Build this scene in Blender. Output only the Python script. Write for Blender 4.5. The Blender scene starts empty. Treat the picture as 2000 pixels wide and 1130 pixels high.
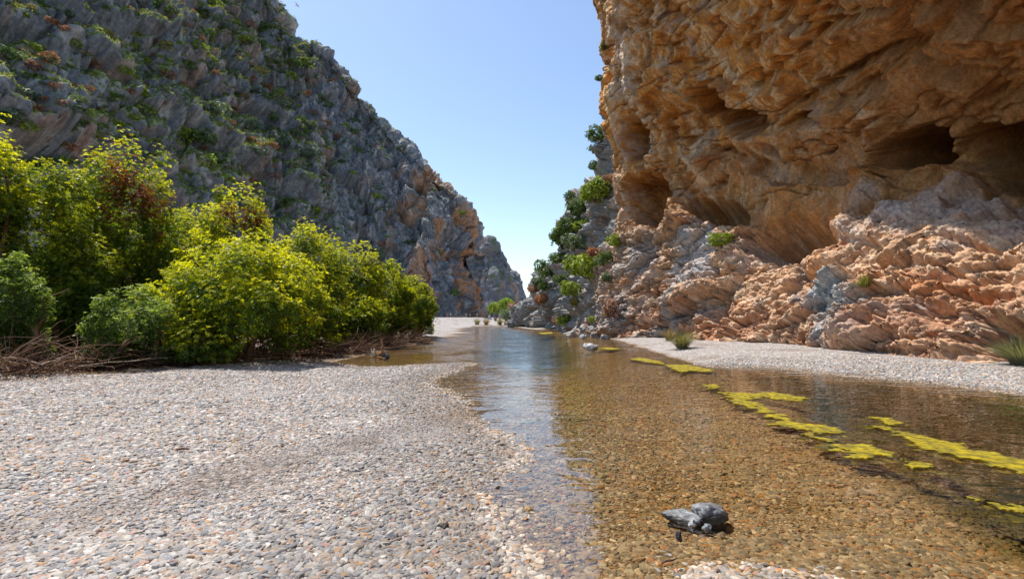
import bpy, math, random
import numpy as np
from mathutils import Vector
R = math.radians
SC = bpy.context.scene
COL = SC.collection
# ------------------------------------------------------------------ camera, world, sun
PITCH = R(3.18)
CAMZ = 1.5
cam = bpy.data.cameras.new('camera'); co = bpy.data.objects.new('camera', cam); COL.objects.link(co)
cam.lens = 18; cam.sensor_width = 36; cam.clip_start = 0.05; cam.clip_end = 6000
co.location = (0, 0, CAMZ); co.rotation_euler = (R(90) + PITCH, 0, 0)
SC.camera = co
SUN = np.array([-0.50, 0.44, 0.0]); ELEV = R(63)
az = SUN[:2] / np.linalg.norm(SUN[:2])
SUN = np.array([az[0] * math.cos(ELEV), az[1] * math.cos(ELEV), math.sin(ELEV)])
w = bpy.data.worlds.new('World'); SC.world = w; w.use_nodes = True
nt = w.node_tree; sky = nt.nodes.new('ShaderNodeTexSky'); sky.sky_type = 'NISHITA'; sky.sun_disc = False
sky.sun_elevation = ELEV; sky.sun_rotation = math.atan2(az[0], az[1]); sky.air_density = 1.0; sky.dust_density = 0.6; sky.ozone_density = 1.0
nt.links.new(sky.outputs[0], nt.nodes['Background'].inputs[0]); nt.nodes['Background'].inputs[1].default_value = 0.15
sl = bpy.data.lights.new('sun', 'SUN'); so = bpy.data.objects.new('sun', sl); COL.objects.link(so)
sl.energy = 4.6; sl.angle = R(0.53); sl.color = (1.0, 0.95, 0.87)
so.rotation_euler = Vector(SUN).to_track_quat('Z', 'Y').to_euler()
vs = SC.view_settings; vs.view_transform = 'Standard'; vs.look = 'None'; vs.gamma = 1; vs.exposure = 0.45
SC.cycles.max_bounces = 8; SC.cycles.transparent_max_bounces = 12
SC.cycles.use_denoising = True
SC.cycles.caustics_reflective = False; SC.cycles.caustics_refractive = False

# ------------------------------------------------------------------ projection helpers
FW = np.array([0, math.cos(PITCH), math.sin(PITCH)]); UP = np.array([0, -math.sin(PITCH), math.cos(PITCH)])
def ray(u, v):
    return FW + (u - 1000) / 1000 * np.array([1., 0, 0]) + (565 - v) / 1000 * UP
def at(u, v, Y):
    d = ray(u, v); return np.array([0, 0, CAMZ]) + d * (Y / d[1])
def grd(u, v, z=0.0):
    d = ray(u, v); return np.array([0, 0, CAMZ]) + d * ((z - CAMZ) / d[2])
def proj(P):
    Q = P - np.array([0, 0, CAMZ]); zc = Q @ FW
    zs = np.where(zc > 0.05, zc, 0.05)
    u = 1000 + 1000 * Q[..., 0] / zs; v = 565 - 1000 * (Q @ UP) / zs
    u = np.where(zc > 0.05, u, -9999); return u, v, zc

# ------------------------------------------------------------------ noise (numpy)
_rng = np.random.default_rng(7)
_perm = np.concatenate([_rng.permutation(256)] * 3).astype(np.int32)
_grad = _rng.normal(size=(256, 3)).astype(np.float32); _grad /= np.linalg.norm(_grad, axis=1)[:, None]
_rv = _rng.random((256, 4)).astype(np.float32)
def _hash(ix, iy, iz):
    return _perm[_perm[_perm[ix & 255] + (iy & 255)] + (iz & 255)]
def perlin(P):
    P = P.astype(np.float32); I = np.floor(P).astype(np.int32); f = P - I
    w_ = f * f * f * (f * (f * 6 - 15) + 10); out = np.zeros(len(P), np.float32)
    for dx in (0, 1):
        wx = w_[:, 0] if dx else 1 - w_[:, 0]
        for dy in (0, 1):
            wy = w_[:, 1] if dy else 1 - w_[:, 1]
            for dz in (0, 1):
                wz = w_[:, 2] if dz else 1 - w_[:, 2]
                g = _grad[_hash(I[:, 0] + dx, I[:, 1] + dy, I[:, 2] + dz)]
                out += wx * wy * wz * (g[:, 0] * (f[:, 0] - dx) + g[:, 1] * (f[:, 1] - dy) + g[:, 2] * (f[:, 2] - dz))
    return out * 1.5
def fbm(P, o=4, gain=.5, off=0.0):
    s = np.zeros(len(P), np.float32); a = 1.
    for k in range(o):
        s += a * perlin(P * (2.03 ** k) + off + 17.3 * k); a *= gain
    return s
def ridged(P, o=4, gain=.5, off=0.0):
    s = np.zeros(len(P), np.float32); a = 1.
    for k in range(o):
        s += a * (1 - 2 * np.abs(perlin(P * (2.03 ** k) + off + 11.7 * k))); a *= gain
    return s
def facets(P, off=0):
    """piecewise-planar blocks: nearest cell gives each block its own offset and tilt; also F2-F1"""
    P = P.astype(np.float32); I = np.floor(P).astype(np.int32)
    f1 = np.full(len(P), 9, np.float32); f2 = np.full(len(P), 9, np.float32); val = np.zeros(len(P), np.float32)
    for dx in (-1, 0, 1):
        for dy in (-1, 0, 1):
            for dz in (-1, 0, 1):
                J = I + np.array([dx, dy, dz], np.int32)
                h = _hash(J[:, 0] + off, J[:, 1], J[:, 2])
                D = P - (J + _rv[h, :3]); d = np.sqrt((D * D).sum(1))
                m = d < f1
                f2 = np.where(m, f1, np.minimum(f2, d)); f1 = np.where(m, d, f1)
                g = _grad[(h * 7 + 3) & 255]
                val = np.where(m, (_rv[h, 3] - .5) + 0.9 * (D * g).sum(1), val)
    return val, f2 - f1
def sstep(a, b, x):
    t = np.clip((x - a) / (b - a), 0, 1); return t * t * (3 - 2 * t)

# ------------------------------------------------------------------ mesh helpers
def mesh_np(name, V, F, col=None, smooth=True, cname='Col'):
    V = np.asarray(V, np.float32); F = np.asarray(F, np.int32)
    me = bpy.data.meshes.new(name); k = F.shape[1]
    me.vertices.add(len(V)); me.vertices.foreach_set('co', V.ravel())
    me.loops.add(F.size); me.loops.foreach_set('vertex_index', F.ravel())
    me.polygons.add(len(F)); me.polygons.foreach_set('loop_start', np.arange(0, F.size, k, dtype=np.int32))
    try: me.polygons.foreach_set('loop_total', np.full(len(F), k, np.int32))
    except Exception: pass
    me.update(calc_edges=True)
    if smooth: me.polygons.foreach_set('use_smooth', np.ones(len(F), bool))
    if col is not None:
        c = np.ones((len(V), 4), np.float32); c[:, :col.shape[1]] = col
        me.color_attributes.new(cname, 'FLOAT_COLOR', 'POINT').data.foreach_set('color', c.ravel())
    return me
def link(name, me, mat=None, parent=None):
    o = bpy.data.objects.new(name, me); COL.objects.link(o)
    if mat is not None and not me.materials: me.materials.append(mat)
    if parent is not None: o.parent = parent
    return o
def tag(o, label=None, cat=None, group=None, kind=None):
    if label: o['label'] = label
    if cat: o['category'] = cat
    if group: o['group'] = group
    if kind: o['kind'] = kind
    return o
def empty(name, loc, rz=0):
    o = bpy.data.objects.new(name, None); COL.objects.link(o); o.location = loc; o.rotation_euler = (0, 0, rz); return o
def grid_faces(a, b):
    i = np.arange(a * b).reshape(a, b)
    return np.stack([i[:-1, :-1], i[1:, :-1], i[1:, 1:], i[:-1, 1:]], -1).reshape(-1, 4)
def catmull(C, counts):
    """interpolate along axis 0; counts = samples per interval"""
    out = []; n = len(C)
    for k in range(n - 1):
        p0 = C[max(k - 1, 0)]; p1 = C[k]; p2 = C[k + 1]; p3 = C[min(k + 2, n - 1)]
        m = counts[k]; t = (np.arange(m) / m).reshape((-1,) + (1,) * (C.ndim - 1))
        out.append(.5 * ((2 * p1) + (-p0 + p2) * t + (2 * p0 - 5 * p1 + 4 * p2 - p3) * t ** 2 + (-p0 + 3 * p1 - 3 * p2 + p3) * t ** 3))
    out.append(C[-1:]); return np.concatenate(out, 0)
def grid_normals(P):
    du = np.gradient(P, axis=0); dv = np.gradient(P, axis=1)
    n = np.cross(du, dv); n /= np.linalg.norm(n, axis=2)[..., None] + 1e-9; return n
class Tubes:
    def __init__(s): s.V = []; s.F = []; s.C = []; s.n = 0
    def add(s, pts, rad, sides=5, col=(1, 1, 1)):
        pts = np.asarray(pts, float); n = len(pts); rad = np.broadcast_to(rad, n)
        T = np.gradient(pts, axis=0); T /= np.linalg.norm(T, axis=1)[:, None] + 1e-9
        a = np.cross(T, [0.31, 0.2, 0.93]); a /= np.linalg.norm(a, axis=1)[:, None] + 1e-9; b = np.cross(T, a)
        th = np.arange(sides) * 2 * np.pi / sides
        V = pts[:, None] + rad[:, None, None] * (np.cos(th)[None, :, None] * a[:, None] + np.sin(th)[None, :, None] * b[:, None])
        i = np.arange(n * sides).reshape(n, sides); j = np.roll(i, -1, 1)
        F = np.stack([i[:-1], j[:-1], j[1:], i[1:]], -1).reshape(-1, 4) + s.n
        s.V.append(V.reshape(-1, 3)); s.F.append(F); s.C.append(np.tile(col, (n * sides, 1))); s.n += n * sides
    def mesh(s, name): return mesh_np(name, np.concatenate(s.V), np.concatenate(s.F), np.concatenate(s.C))

# ------------------------------------------------------------------ materials
def new_mat(name):
    m = bpy.data.materials.new(name); m.use_nodes = True; t = m.node_tree
    return m, t, t.nodes['Principled BSDF'], t.nodes['Material Output']
def N(t, typ, **kw):
    n = t.nodes.new(typ)
    for k, v in kw.items(): setattr(n, k, v)
    return n
def noise_node(t, vec, scale, detail=6, rough=.6, dist=0.):
    n = N(t, 'ShaderNodeTexNoise'); n.inputs['Scale'].default_value = scale; n.inputs['Detail'].default_value = detail
    n.inputs['Roughness'].default_value = rough; n.inputs['Distortion'].default_value = dist
    t.links.new(vec, n.inputs['Vector']); return n
def mixc(t, fac, a, b, mode='MIX'):
    n = N(t, 'ShaderNodeMix', data_type='RGBA', blend_type=mode)
    for s, x in ((0, fac), (6, a), (7, b)):
        if hasattr(x, 'links'): t.links.new(x, n.inputs[s])
        else: n.inputs[s].default_value = x if s == 0 else (*x, 1)
    return n.outputs[2]
def maprange(t, x, a, b, c, d):
    n = N(t, 'ShaderNodeMapRange'); t.links.new(x, n.inputs[0])
    for i, v in enumerate((a, b, c, d)): n.inputs[i + 1].default_value = v
    return n.outputs[0]
def rock_mat(name, s_fine, bump, var=0.35, rough=.9):
    m, t, b, o = new_mat(name)
    at_ = N(t, 'ShaderNodeAttribute', attribute_name='Col')
    g = N(t, 'ShaderNodeNewGeometry')
    n1 = noise_node(t, g.outputs['Position'], s_fine, 8, .65); n2 = noise_node(t, g.outputs['Position'], s_fine * .22, 6, .6, .6)
    v1 = maprange(t, n1.outputs[0], .3, .7, 1 - var, 1 + var); v2 = maprange(t, n2.outputs[0], .3, .7, 1 - var * .7, 1 + var * .7)
    mu = N(t, 'ShaderNodeMath', operation='MULTIPLY'); t.links.new(v1, mu.inputs[0]); t.links.new(v2, mu.inputs[1])
    vm = N(t, 'ShaderNodeVectorMath', operation='SCALE'); t.links.new(at_.outputs['Color'], vm.inputs[0]); t.links.new(mu.outputs[0], vm.inputs['Scale'])
    t.links.new(vm.outputs[0], b.inputs['Base Color'])
    vo = N(t, 'ShaderNodeTexVoronoi'); vo.inputs['Scale'].default_value = s_fine * .6; t.links.new(g.outputs['Position'], vo.inputs['Vector'])
    ad = N(t, 'ShaderNodeMath', operation='MULTIPLY_ADD'); t.links.new(vo.outputs['Distance'], ad.inputs[0]); ad.inputs[1].default_value = .35; t.links.new(n1.outputs[0], ad.inputs[2])
    bp = N(t, 'ShaderNodeBump'); bp.inputs['Strength'].default_value = .8; bp.inputs['Distance'].default_value = bump
    t.links.new(ad.outputs[0], bp.inputs['Height']); t.links.new(bp.outputs[0], b.inputs['Normal'])
    b.inputs['Roughness'].default_value = rough; b.inputs['Specular IOR Level'].default_value = .25
    return m
def leaf_mat(name, trans=.45, rough=.45, tint=(1, 1, 1)):
    m, t, b, o = new_mat(name)
    a = N(t, 'ShaderNodeAttribute', attribute_name='Col')
    t.links.new(a.outputs['Color'], b.inputs['Base Color']); b.inputs['Roughness'].default_value = rough; b.inputs['Specular IOR Level'].default_value = .35
    tr = N(t, 'ShaderNodeBsdfTranslucent')
    c = mixc(t, 1.0, a.outputs['Color'], (1.35, 1.25, .45), 'MULTIPLY'); t.links.new(c, tr.inputs[0])
    mx = N(t, 'ShaderNodeMixShader'); mx.inputs[0].default_value = trans
    t.links.new(b.outputs[0], mx.inputs[1]); t.links.new(tr.outputs[0], mx.inputs[2]); t.links.new(mx.outputs[0], o.inputs[0])
    return m
def plain_mat(name, col, rough=.8, nscale=None, var=.25, bump=0, spec=.3, attr=False):
    m, t, b, o = new_mat(name); b.inputs['Roughness'].default_value = rough; b.inputs['Specular IOR Level'].default_value = spec
    b.inputs['Base Color'].default_value = (*col, 1)
    src = None
    if attr: src = N(t, 'ShaderNodeAttribute', attribute_name='Col').outputs['Color']; t.links.new(src, b.inputs['Base Color'])
    if nscale:
        tc = N(t, 'ShaderNodeTexCoord'); n = noise_node(t, tc.outputs['Object'], nscale, 6)
        f = maprange(t, n.outputs[0], .3, .7, 1 - var, 1 + var)
        vm = N(t, 'ShaderNodeVectorMath', operation='SCALE'); t.links.new(f, vm.inputs['Scale'])
        if src: t.links.new(src, vm.inputs[0])
        else: vm.inputs[0].default_value = col
        t.links.new(vm.outputs[0], b.inputs['Base Color'])
        if bump:
            bp = N(t, 'ShaderNodeBump'); bp.inputs['Distance'].default_value = bump; t.links.new(n.outputs[0], bp.inputs['Height']); t.links.new(bp.outputs[0], b.inputs['Normal'])
    return m
M_CLIFF = rock_mat('orange limestone', 9, .05)
M_MOUNT = rock_mat('grey limestone', .9, .5, .35)
M_LEAF = leaf_mat('broad leaves', .52)
M_LEAF_FAR = leaf_mat('shrub leaves', .3, .6)
M_BARK = plain_mat('brown bark', (.16, .095, .06), .9, 14, .4, .01)
M_TWIG = plain_mat('dry twigs', (.2, .12, .075), .9, attr=True)
M_GRASS = leaf_mat('grass blades', .35, .5)
M_ROCK = plain_mat('grey river rock', (.2, .21, .22), .55, 9, .35, .01, attr=True)

# ------------------------------------------------------------------ RIGHT CLIFF
# sections at stations y: twelve (x, z) rows from foot to plateau
ST = [
 (-15, [(11.5,-1),(12,.4),(13.5,2.3),(15.5,4),(18.5,5.4),(18.5,7.6),(16,10),(12.5,13.5),(8.8,19),(8.5,26),(12,36),(45,44)]),
 (-4,  [(11.5,-1),(12,.4),(13.5,2.3),(15.5,4),(18.5,5.4),(18.5,7.6),(16,10),(12.5,13.5),(8.8,19),(8.5,26),(12,36),(45,44)]),
 (4,   [(11.8,-1),(12.3,.4),(13.6,2.3),(15.5,4),(18.5,5.4),(18.5,7.6),(16,10),(12.5,13.5),(8.8,19),(8.3,26),(12,36),(45,44)]),
 (8.5, [(12,-1),(12.6,.4),(13.7,2.3),(15.5,4),(18.3,5.5),(18.3,7.6),(16,10),(12.4,13.6),(8.6,19.5),(8.1,26),(12,36),(45,44)]),
 (12.6,[(12,-1),(12.7,.4),(13.8,2.3),(15.4,4.1),(18.2,5.7),(18.1,7.8),(15.8,10.2),(12.2,13.8),(8.5,19.8),(8,26),(12,37),(45,45)]),
 (17,  [(12,-1),(12.7,.4),(13.9,2.5),(15.5,4.5),(18,6.2),(17.8,8.2),(15.5,10.5),(12,14),(8.5,20),(8,27),(12,38),(45,46)]),
 (22,  [(11.2,-1),(11.9,.4),(13.2,3),(15,5.5),(17.2,7.4),(17,9.8),(15,13),(12,17),(8.3,22),(7.9,29),(12,40),(45,48)]),
 (27,  [(10.4,-1),(11.1,.4),(12.4,3.1),(14,5.6),(15.5,8.4),(15.2,11.5),(13.3,15),(11,19),(8,24),(7.8,31),(12,42),(45,50)]),
 (32,  [(8.8,-1),(9.5,.3),(10.8,3.7),(12.3,7.1),(13.6,9.5),(12.8,13),(11.2,17),(9.3,21),(7.4,25),(7.4,32),(11,42),(45,50)]),
 (36,  [(7,-1),(7.6,.2),(8.7,4.2),(9.8,7.9),(10.6,10.5),(9.9,14),(8.8,18),(7.9,22.3),(6.7,26),(7,33),(11,42),(45,50)]),
 (39,  [(6.2,-1),(6.9,.1),(7.7,4.4),(8.3,8.3),(8.4,11),(7.8,14.5),(6.9,18.8),(7.6,22),(6.4,27),(6.8,33),(11,42),(45,50)]),
 (42,  [(5.8,-1),(6.4,.1),(7.4,4),(8.6,8),(9.2,11),(9,14.5),(8.2,18.8),(8.8,22),(8.2,27),(9,33),(13,42),(45,50)]),
 (46,  [(5.7,-1),(6.2,.1),(7,3.5),(8.4,6.8),(9.8,9.5),(10.3,12.5),(10.2,16),(10.3,20),(11,24),(13,30),(18,38),(45,48)]),
 (52,  [(5.4,-1),(5.9,.1),(6.3,3.5),(6.9,7),(7.2,10.5),(7.6,14),(8.6,17.6),(9.2,20.6),(10.6,23.4),(14,27),(20,33),(45,44)]),
 (60,  [(5,-1),(5.4,.1),(5.4,3),(5.5,6),(5.9,9),(6,12),(6.8,14.6),(9,16.8),(12,19),(16,23),(22,28),(45,38)]),
 (70,  [(3.9,-1),(4.4,.1),(4.3,2),(4.3,4),(4.5,6),(4.7,7.8),(5.3,9.5),(8,11.5),(12,14),(16,18),(22,24),(45,34)]),
 (80,  [(2,-1),(2.5,.1),(2.5,1.5),(2.6,3),(2.8,4.2),(3.1,5.4),(3.8,6.4),(6.5,8.5),(11,12),(16,17),(22,22),(45,30)]),
 (88,  [(.3,-1),(.6,.1),(.6,.8),(.7,1.5),(.9,2.2),(1.1,2.9),(1.7,3.6),(5,6),(10,10),(16,15),(22,20),(45,28)]),
 (96,  [(3,-1),(3.6,.1),(4,1),(4.5,2),(5,3),(6,4),(7,5),(9,7),(13,10),(18,14),(24,18),(45,26)]),
 (112, [(12,-1),(13,.1),(13.5,1),(14,2),(15,3),(16,4),(17,5),(19,7),(22,10),(26,14),(30,18),(48,26)]),
]
C = np.array([[(x, y, z) for x, z in row] for y, row in ST], float)
C[:, 0, 0] += 0.6
C[13:18, 1:, 0] += np.array([.8, 1.0, 1.3, 1.3, .9])[:, None] * np.linspace(.3, 1, 11)[None]
scount = [12, 14, 24, 70, 120, 120, 100, 90, 66, 60, 46, 36, 40, 40, 44, 44, 40, 20, 10]
rcount = [10, 84, 90, 74, 76, 80, 80, 84, 50, 20, 10]
P = catmull(C, scount); P = np.moveaxis(catmull(np.moveaxis(P, 1, 0), rcount), 0, 1)
NS, NR = P.shape[:2]
nrm = grid_normals(P)
if (nrm[:, NR // 2, 0]).mean() > 0: nrm = -nrm
Pf = P.reshape(-1, 3); Nf = nrm.reshape(-1, 3).copy()
U, Vv, zc = proj(Pf)
rowid = np.tile(np.arange(NR), NS); stid = np.repeat(np.arange(NS), NR)
rb = np.cumsum([0] + rcount)
rowp = np.interp(rowid, rb, np.arange(len(rb)))
Yw = Pf[:, 1]
dsp = np.zeros(len(Pf), np.float32)
vis = (Pf[:, 1] > 5)
def ell(u, v, ru, rv, ang=0, wob=.25):
    c, s = math.cos(R(ang)), math.sin(R(ang)); a = U - u; b = Vv - v
    x = (a * c + b * s) / ru; y = (-a * s + b * c) / rv
    return np.sqrt(x * x + y * y) + wob * WN
def stroke(pts, rad):
    d = np.full(len(U), 1e9)
    for (u0, v0), (u1, v1) in zip(pts[:-1], pts[1:]):
        a = np.array([u1 - u0, v1 - v0]); L = a @ a
        t = np.clip(((U - u0) * a[0] + (Vv - v0) * a[1]) / L, 0, 1)
        d = np.minimum(d, np.hypot(U - u0 - t * a[0], Vv - v0 - t * a[1]))
    return (d + rad * .5 * WN) / rad
WN = fbm(Pf * .9, 4, .6)
orange_zone = 1 - sstep(41, 47, Yw + 2 * WN)
PM_ = np.maximum.reduce([np.exp(-np.clip(stroke(p_, r_), 0, 5) ** 2) for p_, r_ in [([(1733, 190), (1728, 260), (1722, 330), (1700, 380)], 24), ([(1868, 262), (1869, 300)], 16), ([(1869, 300), (1868, 350)], 34), ([(1860, 350), (1800, 372)], 22), ([(1880, 345), (1960, 372)], 20)]])
# caves, holes and ledges (depth in metres, pushed into the rock)
for (u, v, ru, rv, ang, dep, pw) in [
    (1240, 283, 24, 42, -15, 2.6, 3), (1267, 388, 42, 50, 0, 3.0, 3), (1392, 205, 48, 30, 40, 3.4, 3), (1350, 240, 60, 34, 0, 1.2, 2),
    (1448, 238, 44, 24, 10, 2.5, 3), (1400, 412, 54, 20, 8, 2.3, 3), (1585, 230, 30, 10, 0, .8, 2), (1645, 150, 60, 9, -30, .7, 2), (1850, 60, 70, 9, 5, .6, 2), (1510, 290, 24, 12, 20, .8, 2), (1540, 462, 80, 36, -6, 2.5, 3), (1795, 293, 60, 34, -8, 4.0, 3),
    (1965, 300, 82, 46, 6, 4.2, 3), (1545, 330, 60, 22, 10, .5, 2), (1720, 118, 22, 8, -12, .4, 2), (1710, 165, 30, 12, -8, .6, 2),
    (1915, 138, 60, 12, 3, .6, 2), (1605, 25, 30, 8, -5, .5, 2), (1950, 668, 62, 34, 12, 1.5, 2), (1800, 540, 70, 12, 6, .4, 2),
    (1930, 580, 70, 10, 8, .4, 2), (1960, 540, 50, 9, -14, .35, 2), (1600, 200, 70, 10, -8, .35, 2), (1550, 530, 10, 30, 10, .3, 2), (1280, 480, 26, 18, -20, .6, 2),
    (1720, 640, 18, 12, 0, .4, 2), (1640, 470, 24, 8, 0, .25, 2), (1370, 120, 30, 8, -5, .35, 2), (1900, 480, 60, 7, 10, .3, 2), (1430, 630, 60, 9, -18, .35, 2),
    (1830, 610, 30, 22, 20, .5, 2), (1560, 590, 40, 7, -25, .3, 2), (1750, 690, 60, 5, 4, .25, 2)]:
    e = ell(u, v, ru, rv, ang); dsp -= vis * orange_zone * dep * 1.35 * (1 - .95 * PM_ * (dep > 3.5)) * np.exp(-np.abs(np.clip(e, 0, 4)) ** (2 * pw) * .8)
for pts, rad, amp in [
    ([(1225, -40), (1242, 60), (1232, 190), (1262, 280), (1305, 365), (1325, 430)], 13, .55),
    ([(1300, -40), (1330, 120), (1370, 300), (1330, 440)], 22, .25),
    ([(1733, 190), (1728, 260), (1722, 330), (1690, 400), (1640, 450)], 22, .9), ([(1718, 350), (1725, 400)], 40, .5),
    ([(1868, 270), (1870, 350)], 22, .5),
    ([(1510, 180), (1520, 260), (1535, 330), (1560, 400)], 30, .35), ([(1330, 440), (1400, 560), (1370, 640)], 20, .3),
    ([(1180, 650), (1260, 615), (1350, 590)], 14, .5), ([(1200, 665), (1290, 640), (1380, 625)], 10, .4),
    ([(1600, 505), (1590, 640)], 26, .3), ([(1660, 560), (1665, 655)], 26, .35), ([(1000, 640), (1050, 580), (1090, 520)], 10, .8)]:
    dsp += vis * amp * np.exp(-np.clip(stroke(pts, rad), 0, 5) ** 2)
for pts, rad, amp in [([(1600, 60), (1530, 120), (1455, 190)], 8, .5), ([(1500, 20), (1400, 100)], 7, .35), ([(1600, 60), (1700, 40), (1800, 30)], 6, .35),
    ([(1700, 400), (1850, 395), (2000, 350)], 6, .35), ([(1470, 100), (1600, 175), (1740, 190)], 7, .25), ([(1780, 100), (1900, 110), (2000, 90)], 6, .3),
    ([(1720, 520), (1830, 525), (1900, 545), (2000, 520)], 6, .45), ([(1470, 300), (1500, 360), (1620, 380)], 8, .3), ([(1900, 610), (1960, 650)], 9, .6)]:
    dsp -= vis * orange_zone * amp * np.exp(-np.clip(stroke(pts, rad), 0, 5) ** 2)
upper = sstep(3.0, 3.6, rowp + .3 * WN) * orange_zone
lower = (1 - upper) * orange_zone
grey = 1 - orange_zone
# strata-aligned coordinates for the lower slope: beds climb gently away to the right
ca, sa = math.cos(R(-24)), math.sin(R(-24))
Q = np.stack([Pf[:, 0], (Pf[:, 1] * ca + Pf[:, 2] * sa) * .75, (-Pf[:, 1] * sa + Pf[:, 2] * ca) * 1.55], 1)
Q += .22 * np.stack([fbm(Pf * .55, 3), fbm(Pf * .55 + 31, 3), fbm(Pf * .55 + 57, 3)], 1)
fa, ea = facets(Q * .34); fb, eb = facets(Q * .95, 5); fc, ec = facets(Q * 2.6, 9)
big = fbm(Pf * .16, 3)
pits = np.clip(fbm(Q * 1.7 + 40, 3, .6) - .12, 0, .5)
p2 = sstep(.16, .34, fbm(Q * np.array([1.1, 1.2, 2.6]) + 40, 3, .55)); p3 = sstep(.18, .34, fbm(Q * np.array([3.2, 3.6, 7]) + 15, 3, .6)) * sstep(-.3, .3, fbm(Pf * .5 + 81, 2))
dl = .80 * fa + .20 * fb + .06 * fc - .08 * np.exp(-eb * 18) - .30 * np.exp(-ea * 16) + .10 * fbm(Pf * 2.2, 5, .6) - .42 * p2 - .16 * p3
# streaky, folded surface of the overhang
S = np.stack([stid * .16, rowid * .012, np.zeros(len(Pf))], 1) + .8 * fbm(Pf * .35, 3)[:, None]
streak = fbm(S, 4, .6)
nrough = sstep(-.1, .5, fbm(Pf * .4 + 60, 2))
scal = np.abs(fbm(Pf * np.array([.45, .38, .6]), 4, .55, 3.3))
hol = sstep(.22, .42, fbm(Pf * np.array([.22, .24, .42]) + 3.3, 4, .5))
crk = np.exp(-np.abs(fbm(Pf * np.array([.3, .22, .6]) + 8.8, 3, .5)) * 26)
qs = Pf[:, 2] * .8 - Pf[:, 1] * .25 + 2.6 * fbm(Pf * .11 + 21, 3) + .25 * fbm(Pf * .8 + 2, 3); sw = qs / 2.7; sw = sw - np.floor(sw); sheet = sw * sstep(1.0, .93, sw)
qt = Pf[:, 2] * .5 + Pf[:, 0] * .5 + 2.0 * fbm(Pf * .16 + 51, 3); sw2 = qt / 1.1; sw2 = sw2 - np.floor(sw2); sheet2 = sw2 * sstep(1.0, .9, sw2) * sstep(-.1, .4, fbm(Pf * .25 + 33, 2))
du = -.35 + .3 * sstep(31, 36, Yw) + .20 * fa + .05 * streak + .12 * fbm(S * .5 + 3, 3) + (.75 * sheet + .22 * sheet2) * sstep(38, 33, Yw) - .6 * hol + .12 * fb * nrough + .05 * fc * nrough - .30 * crk + .04 * fbm(Pf * 2.5, 5, .6)
dg = 1.3 * fa + .9 * fbm(Pf * .28 + 5, 4) + .35 * fb + .2 * fc + .4 * fbm(Pf * .6, 4) - .5 * np.exp(-ea * 8)
slab = 1 - .6 * sstep(3.6, 4.6, Pf[:, 2]) * (Yw < 25)
dsp += .8 * big + lower * slab * dl + upper * du + grey * dg
foot = sstep(0, .7, rowp)
dsp *= (.35 + .65 * foot)
Pd = (Pf + Nf * dsp[:, None]).reshape(NS, NR, 3)
# fine relief along the true surface
n2 = grid_normals(Pd).reshape(-1, 3); n2 *= np.sign((n2 * Nf).sum(1))[:, None]
fine = .035 * fbm(Pf * 7, 4, .65) + .05 * facets(Pf * 5.5, 3)[0]
Pd = Pd.reshape(-1, 3) + n2 * (fine * (1.3 * lower + (.35 + .5 * nrough) * upper + 1.5 * grey))[:, None]
# pigment, plus overhang shade painted into the upper right
def lerp(a, b, t): return a + (np.asarray(b) - a) * t[:, None]
c = np.tile(np.array([.56, .345, .205]), (len(Pf), 1))
nA = fbm(Q * .5 + 9, 4); nB = fbm(Q * 1.4 + 4, 4); nC = fbm(Q * 4 + 2, 3)
c = lerp(c, (.50, .235, .115), lower * sstep(.1, .6, nA) * .8); c = lerp(c, (.62, .45, .31), lower * sstep(.05, .45, nB))
c = lerp(c, (.37, .18, .105), lower * sstep(.1, .6, nC + .8 * (Pf[:, 2] < 2.3) - .5) * .8)
c = lerp(c, (.36, .33, .31), lower * sstep(.35, .7, fbm(Pf * .7 + 44, 4)) * .6)
c = lerp(c, (.22, .12, .07), lower * np.clip(pits * 4, 0, 1) * .5)
cu = np.tile(np.array([.60, .285, .075]), (len(Pf), 1))
cu = lerp(cu, (.70, .47, .25), sstep(.0, .32, streak + .2 * nA)); cu = lerp(cu, (.42, .17, .04), sstep(.12, .5, nA))
cu = lerp(cu, (.26, .16, .10), sstep(.15, .6, fbm(S * 1.7 + 8, 4)) * .8); cu = lerp(cu, (.42, .36, .31), sstep(.3, .65, fbm(Pf * .5 + 70, 4)) * .5)
cu = lerp(cu, (.33, .18, .09), sstep(14.5, 11, Pf[:, 2] + 2 * WN) * .5); cu = lerp(cu, (.36, .17, .055), sstep(1450, 1800, U) * vis * .7); cu = lerp(cu, (.20, .10, .04), crk * .6)  # ochre darkened towards the right: painted shade under the overhang
cg = np.tile(np.array([.29, .29, .285]), (len(Pf), 1))
cg = lerp(cg, (.42, .41, .40), sstep(.1, .5, nB)); cg = lerp(cg, (.30, .18, .10), sstep(.3, .6, nA) * .8); cg = lerp(cg, (.17, .165, .16), sstep(.1, .5, nC) * .7)
c = lerp(c, cu, upper); c = c + (cg - c) * grey[:, None]
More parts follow.
